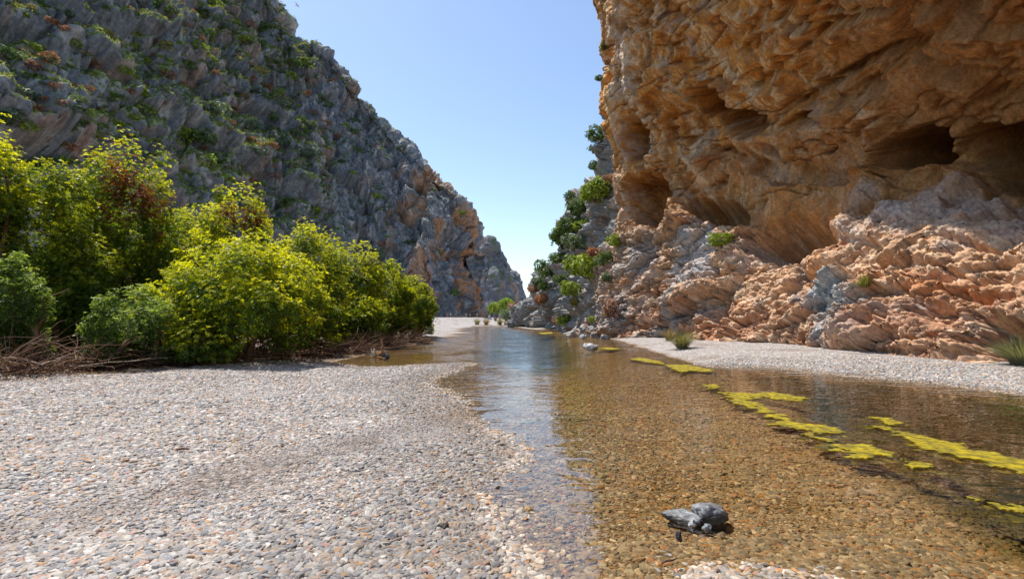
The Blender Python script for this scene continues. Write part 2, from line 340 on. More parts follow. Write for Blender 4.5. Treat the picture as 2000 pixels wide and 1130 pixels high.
for pts, rad, colr, k in [([(1320, -20), (1385, 110), (1490, 190)], 9, (.76, .56, .34), .7), ([(1260, -20), (1300, 130), (1345, 300), (1400, 400)], 10, (.72, .52, .33), .7), ([(1400, -20), (1480, 70), (1560, 110)], 8, (.74, .54, .32), .6),
    ([(1232, -20), (1246, 90), (1236, 190), (1262, 280), (1306, 365)], 9, (.74, .60, .44), .8), ([(1290, -20), (1288, 40)], 7, (.10, .08, .07), .8), ([(1275, 60), (1268, 130)], 5, (.12, .10, .08), .7), ([(1500, 30), (1600, 150), (1740, 200)], 10, (.68, .46, .26), .5),
    ([(1195, 60), (1200, 200), (1215, 320), (1205, 440)], 8, (.62, .47, .36), .7), ([(1340, 440), (1335, 560)], 7, (.15, .14, .14), .6), ([(1420, 180), (1500, 300), (1600, 380)], 9, (.66, .44, .25), .5), ([(1560, 250), (1700, 235), (1760, 215)], 8, (.66, .45, .26), .5), ([(1640, 400), (1700, 330), (1726, 230)], 12, (.56, .36, .24), .6)]:
    kk = np.exp(-np.clip(stroke(pts, rad), 0, 5) ** 2) * sstep(-.35, .15, streak + .5 * nB); c = c + (np.array(colr) - c) * (vis * k * kk)[:, None]
for u, v, ru, rv, ang, colr, k in [(1612, 600, 26, 60, 8, (.33, .35, .36), 1), (1660, 610, 34, 50, -20, (.36, .38, .38), .9), (1550, 560, 12, 42, 5, (.16, .16, .17), .9),
    (1370, 500, 34, 60, 10, (.42, .42, .43), .9), (1330, 540, 20, 70, 12, (.42, .40, .39), .7), (1300, 640, 90, 20, -20, (.27, .25, .24), .8), (1510, 480, 70, 26, -8, (.60, .52, .45), .8),
    (1850, 420, 170, 40, -8, (.48, .42, .39), .6), (1590, 535, 22, 40, 0, (.62, .32, .15), .7), (1850, 560, 100, 24, 5, (.50, .23, .10), .7), (1760, 640, 90, 30, 0, (.42, .21, .125), .5), (1240, 500, 40, 60, 20, (.36, .34, .33), .8),
    (1180, 610, 60, 40, 0, (.33, .30, .28), .9), (1225, 110, 14, 110, -3, (.55, .46, .38), .7)]:
    e = ell(u, v, ru, rv, ang, .8); c = c + (np.array(colr) - c) * (vis * k * np.clip(1.3 - e, 0, 1) ** .7)[:, None]
c = np.clip(c * (1 + .16 * fbm(Pf * 6, 3))[:, None], .03, .8)
RC = Pd
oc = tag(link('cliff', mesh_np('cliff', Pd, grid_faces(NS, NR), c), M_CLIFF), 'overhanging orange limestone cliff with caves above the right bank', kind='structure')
U_rc, V_rc, Z_rc = proj(Pd)
N_rc = grid_normals(Pd.reshape(NS, NR, 3)).reshape(-1, 3); N_rc *= np.sign((N_rc * Nf).sum(1))[:, None]

# ------------------------------------------------------------------ LEFT MOUNTAIN
crest = [(946, 640, 244), (936, 590, 243), (929, 520, 242), (921, 468, 241), (913, 425, 240), (899, 392, 240), (880, 376, 240), (850, 343, 240), (785, 287, 241), (740, 238, 242), (690, 178, 243),
         (642, 116, 244), (600, 96, 244), (550, 66, 243), (528, 22, 242), (500, -2, 240), (440, -60, 236), (330, -180, 228), (150, -360, 212), (-60, -560, 190), (-400, -800, 160), (-1300, -1200, 120)]
base = [(945, 233), (938, 231), (931, 228), (926, 225), (912, 221), (892, 216), (868, 211), (838, 205), (780, 202), (725, 198), (665, 194), (600, 183), (540, 174), (480, 165), (430, 157),
        (380, 149), (320, 140), (230, 129), (100, 114), (-60, 101), (-400, 86), (-1300, 55)]
rows = []
ts = [-.02, .12, .26, .40, .54, .68, .82, .94, 1.0]
for (cu_, cv_, cy_), (bu_, by_) in zip(crest, base):
    Cc = at(cu_, cv_, cy_); B = at(bu_, 627, by_); B[2] = 0
    r_ = []
    for t_ in ts:
        a_ = max(t_, 0) ** 1.25 if t_ > 0 else -.02
        r_.append([B[0] + (Cc[0] - B[0]) * a_, B[1] + (Cc[1] - B[1]) * a_, Cc[2] * t_])
    d_ = Cc - B; d_[2] = 0; d_ /= np.linalg.norm(d_) + 1e-6
    r_.append([Cc[0] + d_[0] * 14 - 6, Cc[1] + d_[1] * 14 + 10, Cc[2] + 1]); r_.append([Cc[0] - 90, Cc[1] + 90, Cc[2] * .8])
    rows.append(r_)
C = np.array(rows)
scount = [16, 26, 22, 20, 20, 22, 26, 44, 40, 42, 44, 30, 34, 30, 26, 40, 56, 60, 60, 30, 12]
rcount = [8, 56, 62, 64, 66, 68, 66, 50, 12, 6]
P = catmull(C, scount); P = np.moveaxis(catmull(np.moveaxis(P, 1, 0), rcount), 0, 1)
NS, NR = P.shape[:2]; nrm = grid_normals(P)
if (nrm[:, NR // 2, 1]).mean() > 0: nrm = -nrm
Pf = P.reshape(-1, 3); Nf = nrm.reshape(-1, 3)
rowid = np.tile(np.arange(NR), NS); rowp = np.interp(rowid, np.cumsum([0] + rcount), np.arange(len(rcount) + 1))
U, Vv, zc = proj(Pf)
WN = fbm(Pf * .05, 4, .55)
along = (Pf[:, 0] * .60 - Pf[:, 1] * .78)
W3 = np.stack([fbm(Pf * .06, 3), fbm(Pf * .06 + 31, 3), fbm(Pf * .06 + 57, 3)], 1)
# benches dip towards the canyon mouth
q = (Pf[:, 2] + .62 * (Pf[:, 0] + 120) + 6.0 * WN)
slopez = sstep(720, 450, U) # benches strongest on the nearer slope
saw = lambda x: (x - np.floor(x))
b1 = saw(q / 24.0); b2 = saw(q / 8.3 + .4 * fbm(Pf * .09 + 5, 3))
bench = (sstep(0, .25, b1) * (1 - b1)) * 12.0 * (.25 + .75 * slopez) + (sstep(0, .3, b2) * (1 - b2)) * 3.6 * (.4 + .6 * slopez)
Qm = Pf * np.array([1, 1, .55]) + 3.0 * W3
f1, e1 = facets(Qm * .065); f2, e2 = facets(Qm * .17, 5); f3, e3 = facets(Qm * .45, 9)
gully = ridged(Pf * np.array([.035, .035, .012]) + .25 * W3, 4, .5)
d = 5.0 * f1 + 2.4 * f2 + .9 * f3 + 3.0 * gully * .8 + bench + 1.2 * fbm(Pf * .25, 4, .6) - 2.0 * np.exp(-e1 * 9) - 1.0 * np.exp(-e2 * 8) + .35 * fbm(Pf * .8, 3)
d -= 3.0 + 8.0 * slopez
wall = sstep(700, 900, U)
e = np.sqrt(((U - 880) / 45) ** 2 + ((Vv - 500) / 60) ** 2) + .3 * WN; d -= 6 * np.exp(-e ** 4)
for pts, rad, amp in [([(745, 470), (742, 600)], 5, 3), ([(560, 300), (552, 420)], 5, 3), ([(905, 430), (912, 600)], 6, -3), ([(930, 480), (935, 600)], 5, 2)]:
    d -= amp * np.exp(-np.clip(stroke(pts, rad), 0, 5) ** 2)
LG = np.zeros(len(Pf), np.float32)
for pts, rad in [([(-40, 0), (60, 62), (130, 98), (210, 142), (262, 172), (320, 215)], 9), ([(130, -10), (190, 30), (250, 75), (300, 108)], 8), ([(430, 35), (500, 78), (570, 118)], 8), ([(340, 150), (400, 178), (470, 218)], 7),
    ([(420, 282), (480, 290), (540, 306)], 9), ([(240, 180), (300, 225), (350, 245)], 6), ([(0, 90), (70, 125), (130, 160)], 6), ([(440, 310), (480, 330)], 12), ([(200, 0), (260, 20), (330, 60)], 5), ([(480, 215), (540, 250), (600, 290)], 6)]:
    LG = np.maximum(LG, np.exp(-np.clip(stroke(pts, rad), 0, 5) ** 2))
    d += 2.2 * np.exp(-np.clip(stroke([(a_, b_ + rad * 1.1) for a_, b_ in pts], rad), 0, 5) ** 2)
edge = sstep(7.9, 7.0, rowp) * .3 + .7
d += sstep(6.6, 7.6, rowp) * (1.5 + 4.0 * slopez)
Pd = Pf + Nf * (d * edge)[:, None]
Pd = np.where((rowp > 9.3)[:, None], Pf, Pd)
n2 = grid_normals(Pd.reshape(NS, NR, 3)).reshape(-1, 3); n2 *= np.sign((n2 * Nf).sum(1))[:, None]
upn = n2[:, 2]
c = np.tile(np.array([.185, .195, .215]), (len(Pf), 1))
nA = fbm(Qm * .09 + 9, 4); nB = fbm(Qm * .3 + 4, 4); nC = fbm(Qm * .9, 3)
c = lerp(c, (.36, .355, .35), sstep(.1, .5, nB)); c = lerp(c, (.09, .09, .098), sstep(.1, .5, nC) * .7)
stv = fbm(Pf * np.array([.22, .22, .035]), 4)
och = sstep(.0, .5, nA + .35 * stv + .35 * wall - .12) * (1 - .7 * sstep(.4, .75, upn))
c = lerp(c, (.40, .205, .10), och * (.35 + .6 * wall)); c = lerp(c, (.11, .105, .10), sstep(.3, .7, stv) * wall * .7)
gr = sstep(.28, .52, upn + .25 * fbm(Pf * .2 + 3, 4)) * (.2 + .8 * slopez) * sstep(-.5, .0, fbm(Pf * .03 + 12, 3))
gr = np.clip(gr + LG * sstep(-.1, .3, upn + .3 * fbm(Pf * .3 + 4, 3)) * 1.1, 0, 1)
c = lerp(c, (.32, .37, .13), gr * .9)
c = np.clip(c * (1 + .2 * fbm(Pf * 1.1, 2))[:, None], .02, .7)
MT = Pd; N_mt = n2; GR = gr
U_mt, V_mt, Z_mt = proj(Pd)
tag(link('mountain', mesh_np('mountain', Pd, grid_faces(NS, NR), c), M_MOUNT), 'steep grey mountainside dotted with shrubs left of the river', kind='structure')

# ------------------------------------------------------------------ FAR PEAK
def peak(name, pts, Yd, depth, label):
    rows = []
    for (u, v) in pts:
        Cc = at(u, v, Yd + depth); B = at(u - (u - 985) * .0 + (6 if u > 985 else -4), 626, Yd); B[2] = -1
        rows.append([B + (Cc - B) * np.array([t ** 1.3, t ** 1.3, t]) for t in (0, .2, .4, .6, .8, .93, 1)] + [Cc + np.array([0, 12, -2]), Cc + np.array([0, 60, -Cc[2]])])
    P = catmull(np.array(rows), [16] * (len(pts) - 1)); P = np.moveaxis(catmull(np.moveaxis(P, 1, 0), [22] * 6 + [4, 4]), 0, 1)
    a, b = P.shape[:2]; n = grid_normals(P)
    if n[:, b // 2, 1].mean() > 0: n = -n
    Pf = P.reshape(-1, 3); Qm = Pf * np.array([1, 1, .5])
    f1, e1 = facets(Qm * .06, 2); f2, e2 = facets(Qm * .16, 5)
    d = 4 * f1 + 2 * f2 + 2.5 * ridged(Qm * .05, 4) + .8 * fbm(Pf * .3, 4) - 1.5 * np.exp(-e1 * 8)
    Pd = Pf + n.reshape(-1, 3) * (d * .8)[:, None]
    c = np.tile(np.array([.17, .175, .19]), (len(Pf), 1)); nA = fbm(Qm * .08 + 2, 4)
    c = lerp(c, (.34, .22, .15), sstep(.0, .5, nA) * .7); c = lerp(c, (.10, .14, .05), sstep(.15, .5, fbm(Pf * .1 + 8, 4)) * .7); c = lerp(c, (.14, .14, .15), sstep(.1, .5, fbm(Qm * .6, 3)) * .6)
    tag(link(name, mesh_np(name, Pd, grid_faces(a, b), c), M_MOUNT), label, kind='structure')
peak('peak', [(915, 620), (932, 530), (941, 486), (952, 472), (968, 480), (980, 500), (988, 520), (996, 545), (1001, 575), (1002, 640)], 390, 30, 'pointed grey rock peak closing the canyon')
peak('peak', [(960, 600), (985, 545), (996, 532), (1006, 540), (1014, 552), (1020, 575), (1026, 605), (1034, 628), (1044, 655)], 470, 20, 'low shrubby rock spur right of the far peak')

# ------------------------------------------------------------------ GROUND (one sheet), water line from a polygon
wp = [(990, 1130), (955, 1040), (930, 965), (965, 915), (1010, 885), (945, 842), (905, 800), (868, 772), (822, 752), (850, 733), (895, 719), (938, 707), (890, 708), (830, 712), (760, 716), (690, 716),
      (640, 708), (690, 698), (735, 688), (785, 678), (828, 668), (790, 665), (850, 659.5), (909, 655.5), (880, 652.5), (922, 649.5), (890, 647), (908, 644.5), (895, 642), (915, 639.5)]
W = [grd(u, v)[:2] for u, v in wp] + [np.array(p) for p in [(-7, 92), (-1, 95), (.4, 86)]]
W += [grd(u, v)[:2] for u, v in [(1020, 640), (1045, 643.5), (1075, 642.5), (1100, 646), (1140, 653), (1185, 660), (1212, 666), (1262, 682), (1300, 695), (1332, 705.5), (1390, 715), (1500, 716.5), (1650, 731), (1820, 747), (2000, 768), (2300, 802)]]
W += [np.array(p, float) for p in [(11.2, 5), (11.4, 0), (11.4, -12), (5, -12), (5.2, -3), (3.6, .6), (2.35, 2.2), (1.8, 2.75), (1.1, 2.85), (.75, 2.5), (.2, 2.5)]]
W = np.array(W)
def sdf(X, Y):
    """positive on land"""
    d = np.full(X.shape, 1e9); ins = np.zeros(X.shape, bool); n = len(W)
    for i in range(n):
        x0, y0 = W[i]; x1, y1 = W[(i + 1) % n]; ex, ey = x1 - x0, y1 - y0
        t = np.clip(((X - x0) * ex + (Y - y0) * ey) / (ex * ex + ey * ey + 1e-12), 0, 1)
        d = np.minimum(d, (X - x0 - t * ex) ** 2 + (Y - y0 - t * ey) ** 2)
        cnd = ((y0 > Y) != (y1 > Y)) & (X < (x1 - x0) * (Y - y0) / (y1 - y0 + 1e-12) + x0); ins ^= cnd
    d = np.sqrt(d); return np.where(ins, -d, d)
def ground_h(X, Y, d=None):
    if d is None: d = sdf(X, Y)
    P3 = np.stack([X, Y, X * 0], 1)
    n = fbm(P3 * .35, 3) * .5; d = d + n * np.clip(.12 + .02 * Y, .05, .6)
    right = sstep(2, 6, X) * (Y < 60)
    land = np.where(right > .5, .045 * 0 + .33 * (1 - np.exp(-np.maximum(d, 0) / 1.6)), .26 * (1 - np.exp(-np.maximum(d, 0) / 6.)) + .0)
    land += sstep(6, 14, np.maximum(d, 0)) * (X < 0) * (.35 + .01 * np.clip(Y, 0, 60)) * sstep(-8, -13, X)
    land += .12 * sstep(60, 110, Y) + .35 * sstep(95, 200, Y)
    wet = np.maximum(-d, 0); cx = 3.6 + .22 * (Y - 4) + .0 * Y   # deep line of the pool
    deep = sstep(.3, 4.6, X - 2.2 - .28 * (Y - 3)) * sstep(26, 14, Y)
    bed = -(.022 * sstep(0, .9, wet) + .07 * (1 - np.exp(-wet / 1.6)) + .22 * (1 - np.exp(-np.maximum(wet - 1, 0))) * (.15 + .6 * deep) + .80 * deep * sstep(.2, 2.2, wet) + .6 * sstep(7, 26, Y) * np.exp(-((X - .03 * Y) / (1.3 + .05 * Y)) ** 2) * sstep(.3, 2.0, wet))
    h = np.where(d > 0, land, bed)
    h += .035 * fbm(P3 * .8 + 5, 3) * np.clip(np.abs(d) * .7, 0.08, 1) + .012 * fbm(P3 * 4, 2) * sstep(0, .5, np.abs(d) + .2)
    return h
th = np.concatenate([np.linspace(-180, -56, 60, endpoint=False), np.linspace(-56, 56, 900), np.linspace(56, 180, 60)[1:]])
rr = np.concatenate([[0.01, .6, 1.2], np.geomspace(1.8, 60, 620), np.geomspace(62, 3500, 90)])
TH, RR = np.meshgrid(R(1) * th, rr, indexing='ij'); X = (RR * np.sin(TH)).ravel(); Y = (RR * np.cos(TH)).ravel()
D = sdf(X, Y); H = ground_h(X, Y, D)
P3 = np.stack([X, Y, H], 1)
def gravel_col(P3, D, H):
    n = fbm(P3 * .5, 4); n2_ = fbm(P3 * 2.2 + 3, 3)
    c = np.tile(np.array([.37, .345, .33]), (len(P3), 1))
    c = lerp(c, (.26, .215, .18), sstep(.1, .6, n + .4 * n2_) * .7)
    band = np.exp(-((P3[:, 0] + 2.35 - .55 * (P3[:, 1] - 5)) / .5) ** 2) * .6 * (P3[:, 1] > 3) * (P3[:, 1] < 9)  # fine grit streak on the left bar
    c = lerp(c, (.20, .165, .145), np.clip(band + .5 * n2_ * band, 0, 1))
    soil = sstep(-7.5, -9.5, P3[:, 0] + .02 * P3[:, 1] ** 1.3 + 1.2 * n) * sstep(9.5, 12.5, P3[:, 1] - .12 * P3[:, 0] * 0 + .6 * n) * (P3[:, 1] < 70) * (H > .03)
    c = lerp(c, (.12, .075, .05), soil * .85)
    wet = sstep(.05, -.01, H) * sstep(4.0, 1.5, np.where(H > .06, 9, 0))
    c = lerp(c, (.22, .15, .09), wet)
    dp = np.clip(-H, 0, 2)
    c = lerp(c, (.31, .205, .065), sstep(.03, .20, dp) * .9); c = lerp(c, (.10, .09, .02), sstep(.2, .55, dp)); c = lerp(c, (.018, .028, .008), sstep(.42, .85, dp + .25 * n))
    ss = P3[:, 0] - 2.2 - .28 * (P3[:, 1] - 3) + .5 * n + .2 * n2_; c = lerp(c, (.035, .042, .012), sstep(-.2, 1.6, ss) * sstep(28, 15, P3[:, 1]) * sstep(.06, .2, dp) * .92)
    return c
gc = gravel_col(P3, D, H)
def gravel_mat():
    m, t, b, o = new_mat('river gravel')
    a = N(t, 'ShaderNodeAttribute', attribute_name='Col'); g = N(t, 'ShaderNodeNewGeometry')
    vo = N(t, 'ShaderNodeTexVoronoi'); vo.inputs['Scale'].default_value = 26; t.links.new(g.outputs['Position'], vo.inputs['Vector'])
    vo2 = N(t, 'ShaderNodeTexVoronoi'); vo2.inputs['Scale'].default_value = 11; t.links.new(g.outputs['Position'], vo2.inputs['Vector'])
    s = N(t, 'ShaderNodeSeparateColor'); t.links.new(vo.outputs['Color'], s.inputs[0])
    s2 = N(t, 'ShaderNodeSeparateColor'); t.links.new(vo2.outputs['Color'], s2.inputs[0])
    f = maprange(t, s.outputs[0], 0, 1, .55, 1.5); f2 = maprange(t, s2.outputs[0], 0, 1, .75, 1.25)
    mu = N(t, 'ShaderNodeMath', operation='MULTIPLY'); t.links.new(f, mu.inputs[0]); t.links.new(f2, mu.inputs[1])
    vm = N(t, 'ShaderNodeVectorMath', operation='SCALE'); t.links.new(a.outputs['Color'], vm.inputs[0]); t.links.new(mu.outputs[0], vm.inputs['Scale'])
    tint = mixc(t, s.outputs[1], (.95, .98, 1.06), (1.08, 1.0, .88)); c = mixc(t, 1, vm.outputs[0], tint, 'MULTIPLY')
    t.links.new(c, b.inputs['Base Color']); b.inputs['Roughness'].default_value = .85; b.inputs['Specular IOR Level'].default_value = .2
    inv = N(t, 'ShaderNodeMath', operation='MULTIPLY_ADD'); t.links.new(vo.outputs['Distance'], inv.inputs[0]); inv.inputs[1].default_value = -1; inv.inputs[2].default_value = 1
    i2 = N(t, 'ShaderNodeMath', operation='MULTIPLY_ADD'); t.links.new(vo2.outputs['Distance'], i2.inputs[0]); i2.inputs[1].default_value = -1.4; t.links.new(inv.outputs[0], i2.inputs[2])
    bp = N(t, 'ShaderNodeBump'); bp.inputs['Strength'].default_value = 1; bp.inputs['Distance'].default_value = .03; t.links.new(i2.outputs[0], bp.inputs['Height']); t.links.new(bp.outputs[0], b.inputs['Normal'])
    return m
na, nb = len(th), len(rr)
gf = grid_faces(na, nb)[:, ::-1]
tag(link('ground', mesh_np('ground', P3, gf, gc), gravel_mat()), 'pale river gravel sloping into the shallow water', kind='structure')
# height lookup for placing things
def gh(x, y):
    a = ground_h(np.array([float(x)]), np.array([float(y)])); return float(a[0])

# ------------------------------------------------------------------ WATER
def water_mat():
    m, t, b, o = new_mat('clear amber water'); t.nodes.remove(b)
    g = N(t, 'ShaderNodeNewGeometry')
    mp = N(t, 'ShaderNodeMapping'); mp.inputs['Scale'].default_value = (1.0, 1.9, 1); t.links.new(g.outputs['Position'], mp.inputs[0])
    n1 = noise_node(t, mp.outputs[0], 1.1, 2, .5, .8); mp2 = N(t, 'ShaderNodeMapping'); mp2.inputs['Scale'].default_value = (.32, 1.6, 1); t.links.new(g.outputs['Position'], mp2.inputs[0]); n2 = noise_node(t, mp2.outputs[0], 6, 2, .5, .3); n3 = noise_node(t, g.outputs['Position'], .35, 3)
    k = maprange(t, n3.outputs[0], .4, .62, .25, 1.3)
    a = N(t, 'ShaderNodeMath', operation='MULTIPLY'); t.links.new(n2.outputs[0], a.inputs[0]); t.links.new(k, a.inputs[1])
    sy = N(t, 'ShaderNodeSeparateXYZ'); t.links.new(g.outputs['Position'], sy.inputs[0]); fy = maprange(t, sy.outputs[1], 8, 34, .2, 2.6); px = N(t, 'ShaderNodeMath', operation='MULTIPLY_ADD'); t.links.new(sy.outputs[1], px.inputs[0]); px.inputs[1].default_value = -.12; t.links.new(sy.outputs[0], px.inputs[2]); fx = maprange(t, px.outputs[0], 1.0, 4.5, 1, .12); fm_ = N(t, 'ShaderNodeMath', operation='MULTIPLY'); t.links.new(fy, fm_.inputs[0]); t.links.new(fx, fm_.inputs[1]); fy = fm_.outputs[0]
    h = N(t, 'ShaderNodeMath', operation='MULTIPLY_ADD'); t.links.new(a.outputs[0], h.inputs[0]); t.links.new(fy, h.inputs[1]); t.links.new(n1.outputs[0], h.inputs[2])
    bp0 = N(t, 'ShaderNodeBump'); bp0.inputs['Strength'].default_value = .6; bp0.inputs['Distance'].default_value = .028; t.links.new(h.outputs[0], bp0.inputs['Height'])
    mp3 = N(t, 'ShaderNodeMapping'); mp3.inputs['Scale'].default_value = (.8, 3.2, 1); t.links.new(g.outputs['Position'], mp3.inputs[0]); n5 = noise_node(t, mp3.outputs[0], 2.2, 3, .6, .3)
    sv = N(t, 'ShaderNodeVectorMath', operation='SUBTRACT'); t.links.new(n5.outputs['Color'], sv.inputs[0]); sv.inputs[1].default_value = (.5, .62, .5)  # ripples lean upstream, towards the near shore
    mv = N(t, 'ShaderNodeVectorMath', operation='MULTIPLY'); t.links.new(sv.outputs[0], mv.inputs[0]); mv.inputs[1].default_value = (.07, .52, 0)
    fw = maprange(t, sy.outputs[1], 6, 32, .04, 1.0); fz = N(t, 'ShaderNodeMath', operation='MULTIPLY'); t.links.new(fw, fz.inputs[0]); t.links.new(fx, fz.inputs[1])
    sc2 = N(t, 'ShaderNodeVectorMath', operation='SCALE'); t.links.new(mv.outputs[0], sc2.inputs[0]); t.links.new(fz.outputs[0], sc2.inputs['Scale'])
    av = N(t, 'ShaderNodeVectorMath', operation='ADD'); t.links.new(bp0.outputs[0], av.inputs[0]); t.links.new(sc2.outputs[0], av.inputs[1])
    bp = N(t, 'ShaderNodeVectorMath', operation='NORMALIZE'); t.links.new(av.outputs[0], bp.inputs[0])
    fr = N(t, 'ShaderNodeFresnel'); fr.inputs[0].default_value = 2.0; t.links.new(bp.outputs[0], fr.inputs[1])
    tr = N(t, 'ShaderNodeBsdfTransparent'); tr.inputs[0].default_value = (.95, .885, .73, 1)
    gl = N(t, 'ShaderNodeBsdfGlossy'); gl.inputs['Roughness'].default_value = .02; t.links.new(bp.outputs[0], gl.inputs['Normal'])
    mx = N(t, 'ShaderNodeMixShader'); t.links.new(fr.outputs[0], mx.inputs[0]); t.links.new(tr.outputs[0], mx.inputs[1]); t.links.new(gl.outputs[0], mx.inputs[2]); t.links.new(mx.outputs[0], o.inputs[0])
    return m
xs = np.linspace(-30, 16, 12); ys = np.linspace(-14, 104, 20); GX, GY = np.meshgrid(xs, ys, indexing='ij')
tag(link('water', mesh_np('water', np.stack([GX.ravel(), GY.ravel(), GX.ravel() * 0], 1), grid_faces(12, 20)), water_mat()), 'shallow clear amber river pool', kind='structure')

# ------------------------------------------------------------------ PEBBLES (uncountable: one object)
rg = np.random.default_rng(3)
def pebble_points():
    out = []
    for (y0, y1, dens, rmed, rsig) in [(1.9, 4.2, 3300, .0138, .48), (4.2, 7, 1900, .0162, .45), (7, 11, 800, .021, .4), (11, 17, 340, .03, .3)]:
        area = (y1 * y1 - y0 * y0) * 1.12; n = int(area * dens)
        y = np.sqrt(rg.random(n) * (y1 * y1 - y0 * y0) + y0 * y0); x = y * (rg.random(n) * 2 - 1) * 1.12
        r = rmed * np.exp(rg.normal(size=n) * rsig)
        out.append(np.stack([x, y, r], 1))
    return np.concatenate(out)
pp = pebble_points(); X, Y, Rr = pp.T
P0 = np.stack([X, Y, X * 0], 1)
size_n = fbm(P0 * .55 + 20, 3)
D = sdf(X, Y); H = ground_h(X, Y, D)
band = np.exp(-((X + 2.35 - .55 * (Y - 5)) / .5) ** 2) * .75 * (Y > 2.5) * (Y < 9)
Rr = np.minimum(Rr * np.clip(1.04 + 1.2 * size_n, .6, 2), .033) * (1 - .55 * band)
cl = X - Y * .0
keep = (H > -.75) & ~((X < -9) & (Y > 12)) & (Rr > .006) & (X < 12.3)
X, Y, Rr, H, D, band = [a[keep] for a in (X, Y, Rr, H, D, band)]
n = len(X); P3 = np.stack([X, Y, H], 1)
base_c = gravel_col(P3, D, H)
pal = np.array([(.33, .32, .32), (.20, .215, .24), (.46, .44, .41), (.32, .255, .20), (.40, .31, .24), (.13, .14, .16), (.60, .575, .54), (.40, .22, .09), (.40, .21, .155), (.26, .245, .225)])
pw_ = np.array([.2, .17, .14, .12, .1, .09, .05, .04, .03, .06])
pc = pal[rg.choice(len(pal), n, p=pw_ / pw_.sum())] * (1 + .16 * rg.normal(size=(n, 1)))
near = sstep(7, 3, Y)[:, None]
warm = lerp(pc, np.array([.36, .29, .23]), np.full(n, .12))
pc = warm * np.array([1.10, 1.08, 1.05])
dp = np.clip(-H, 0, 2); under = sstep(.012, -.02, H)
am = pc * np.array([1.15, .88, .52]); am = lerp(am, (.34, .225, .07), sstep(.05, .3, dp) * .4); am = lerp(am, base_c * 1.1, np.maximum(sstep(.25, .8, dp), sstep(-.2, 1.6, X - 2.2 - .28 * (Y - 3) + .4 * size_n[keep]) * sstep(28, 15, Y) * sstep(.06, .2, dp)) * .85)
pc = pc + (am - pc) * (under * (.35 + .65 * sstep(.03, .2, dp)))[:, None]
pc = pc * (1 - .3 * (sstep(.07, .03, H) * (H > 0)))[:, None] * (1 - .16 * size_n[keep])[:, None]
pc = np.clip(lerp(pc, base_c, .15 + .5 * band), .02, .8)
me = bpy.data.meshes.new('pebbles'); me.vertices.add(n)
Zp = H - Rr * .08
me.vertices.foreach_set('co', np.stack([X, Y, Zp], 1).astype(np.float32).ravel())
def vatt(name, typ, arr, key):
    a = me.attributes.new(name, typ, 'POINT'); a.data.foreach_set(key, np.ascontiguousarray(arr, np.float32).ravel())
vatt('pcol', 'FLOAT_COLOR', np.concatenate([pc, np.ones((n, 1))], 1), 'color')
sx = Rr * rg.uniform(.9, 1.5, n); sy = Rr * rg.uniform(.75, 1.05, n); sz = Rr * rg.uniform(.42, .72, n)
vatt('psc', 'FLOAT_VECTOR', np.stack([sx, sy, sz], 1), 'vector')
vatt('prot', 'FLOAT_VECTOR', np.stack([rg.normal(size=n) * .22, rg.normal(size=n) * .22, rg.random(n) * 6.28], 1), 'vector')
def pebble_mat():
    m, t, b, o = new_mat('pebble stone')
    a = N(t, 'ShaderNodeAttribute', attribute_name='pcol', attribute_type='INSTANCER'); g = N(t, 'ShaderNodeNewGeometry')
    n1 = noise_node(t, g.outputs['Position'], 90, 4, .6); f = maprange(t, n1.outputs[0], .3, .7, .82, 1.18)
    vm = N(t, 'ShaderNodeVectorMath', operation='SCALE'); t.links.new(a.outputs['Color'], vm.inputs[0]); t.links.new(f, vm.inputs['Scale'])
    t.links.new(vm.outputs[0], b.inputs['Base Color']); b.inputs['Roughness'].default_value = .72; b.inputs['Specular IOR Level'].default_value = .3
    return m
gn = bpy.data.node_groups.new('pebble scatter', 'GeometryNodeTree')
gn.interface.new_socket('Geometry', in_out='INPUT', socket_type='NodeSocketGeometry'); gn.interface.new_socket('Geometry', in_out='OUTPUT', socket_type='NodeSocketGeometry')
gi = gn.nodes.new('NodeGroupInput'); go_ = gn.nodes.new('NodeGroupOutput')
g2i = gn.nodes.new('GeometryNodeGeometryToInstance')
for k in range(7):
    ic = gn.nodes.new('GeometryNodeMeshIcoSphere'); ic.inputs['Radius'].default_value = 1; ic.inputs['Subdivisions'].default_value = 3
    nz = gn.nodes.new('ShaderNodeTexNoise'); nz.noise_dimensions = '4D'; nz.inputs['W'].default_value = k * 3.7; nz.inputs['Scale'].default_value = .75; nz.inputs['Detail'].default_value = 1.5
    sb = gn.nodes.new('ShaderNodeVectorMath'); sb.operation = 'SUBTRACT'; sb.inputs[1].default_value = (.5, .5, .5); gn.links.new(nz.outputs['Color'], sb.inputs[0])
    sc_ = gn.nodes.new('ShaderNodeVectorMath'); sc_.operation = 'SCALE'; sc_.inputs['Scale'].default_value = 1.5; gn.links.new(sb.outputs[0], sc_.inputs[0])
    sp = gn.nodes.new('GeometryNodeSetPosition'); gn.links.new(ic.outputs[0], sp.inputs[0]); gn.links.new(sc_.outputs[0], sp.inputs['Offset'])
    ss = gn.nodes.new('GeometryNodeSetShadeSmooth'); gn.links.new(sp.outputs[0], ss.inputs[0])
    sm = gn.nodes.new('GeometryNodeSetMaterial'); gn.links.new(ss.outputs[0], sm.inputs[0])
    if k == 0: PM = pebble_mat()
    sm.inputs['Material'].default_value = PM
    gn.links.new(sm.outputs[0], g2i.inputs[0])
iop = gn.nodes.new('GeometryNodeInstanceOnPoints'); iop.inputs['Pick Instance'].default_value = True
gn.links.new(gi.outputs[0], iop.inputs['Points']); gn.links.new(g2i.outputs[0], iop.inputs['Instance'])
def na_(name, typ):
    q_ = gn.nodes.new('GeometryNodeInputNamedAttribute'); q_.data_type = typ; q_.inputs['Name'].default_value = name; return q_.outputs['Attribute']
gn.links.new(na_('psc', 'FLOAT_VECTOR'), iop.inputs['Scale'])
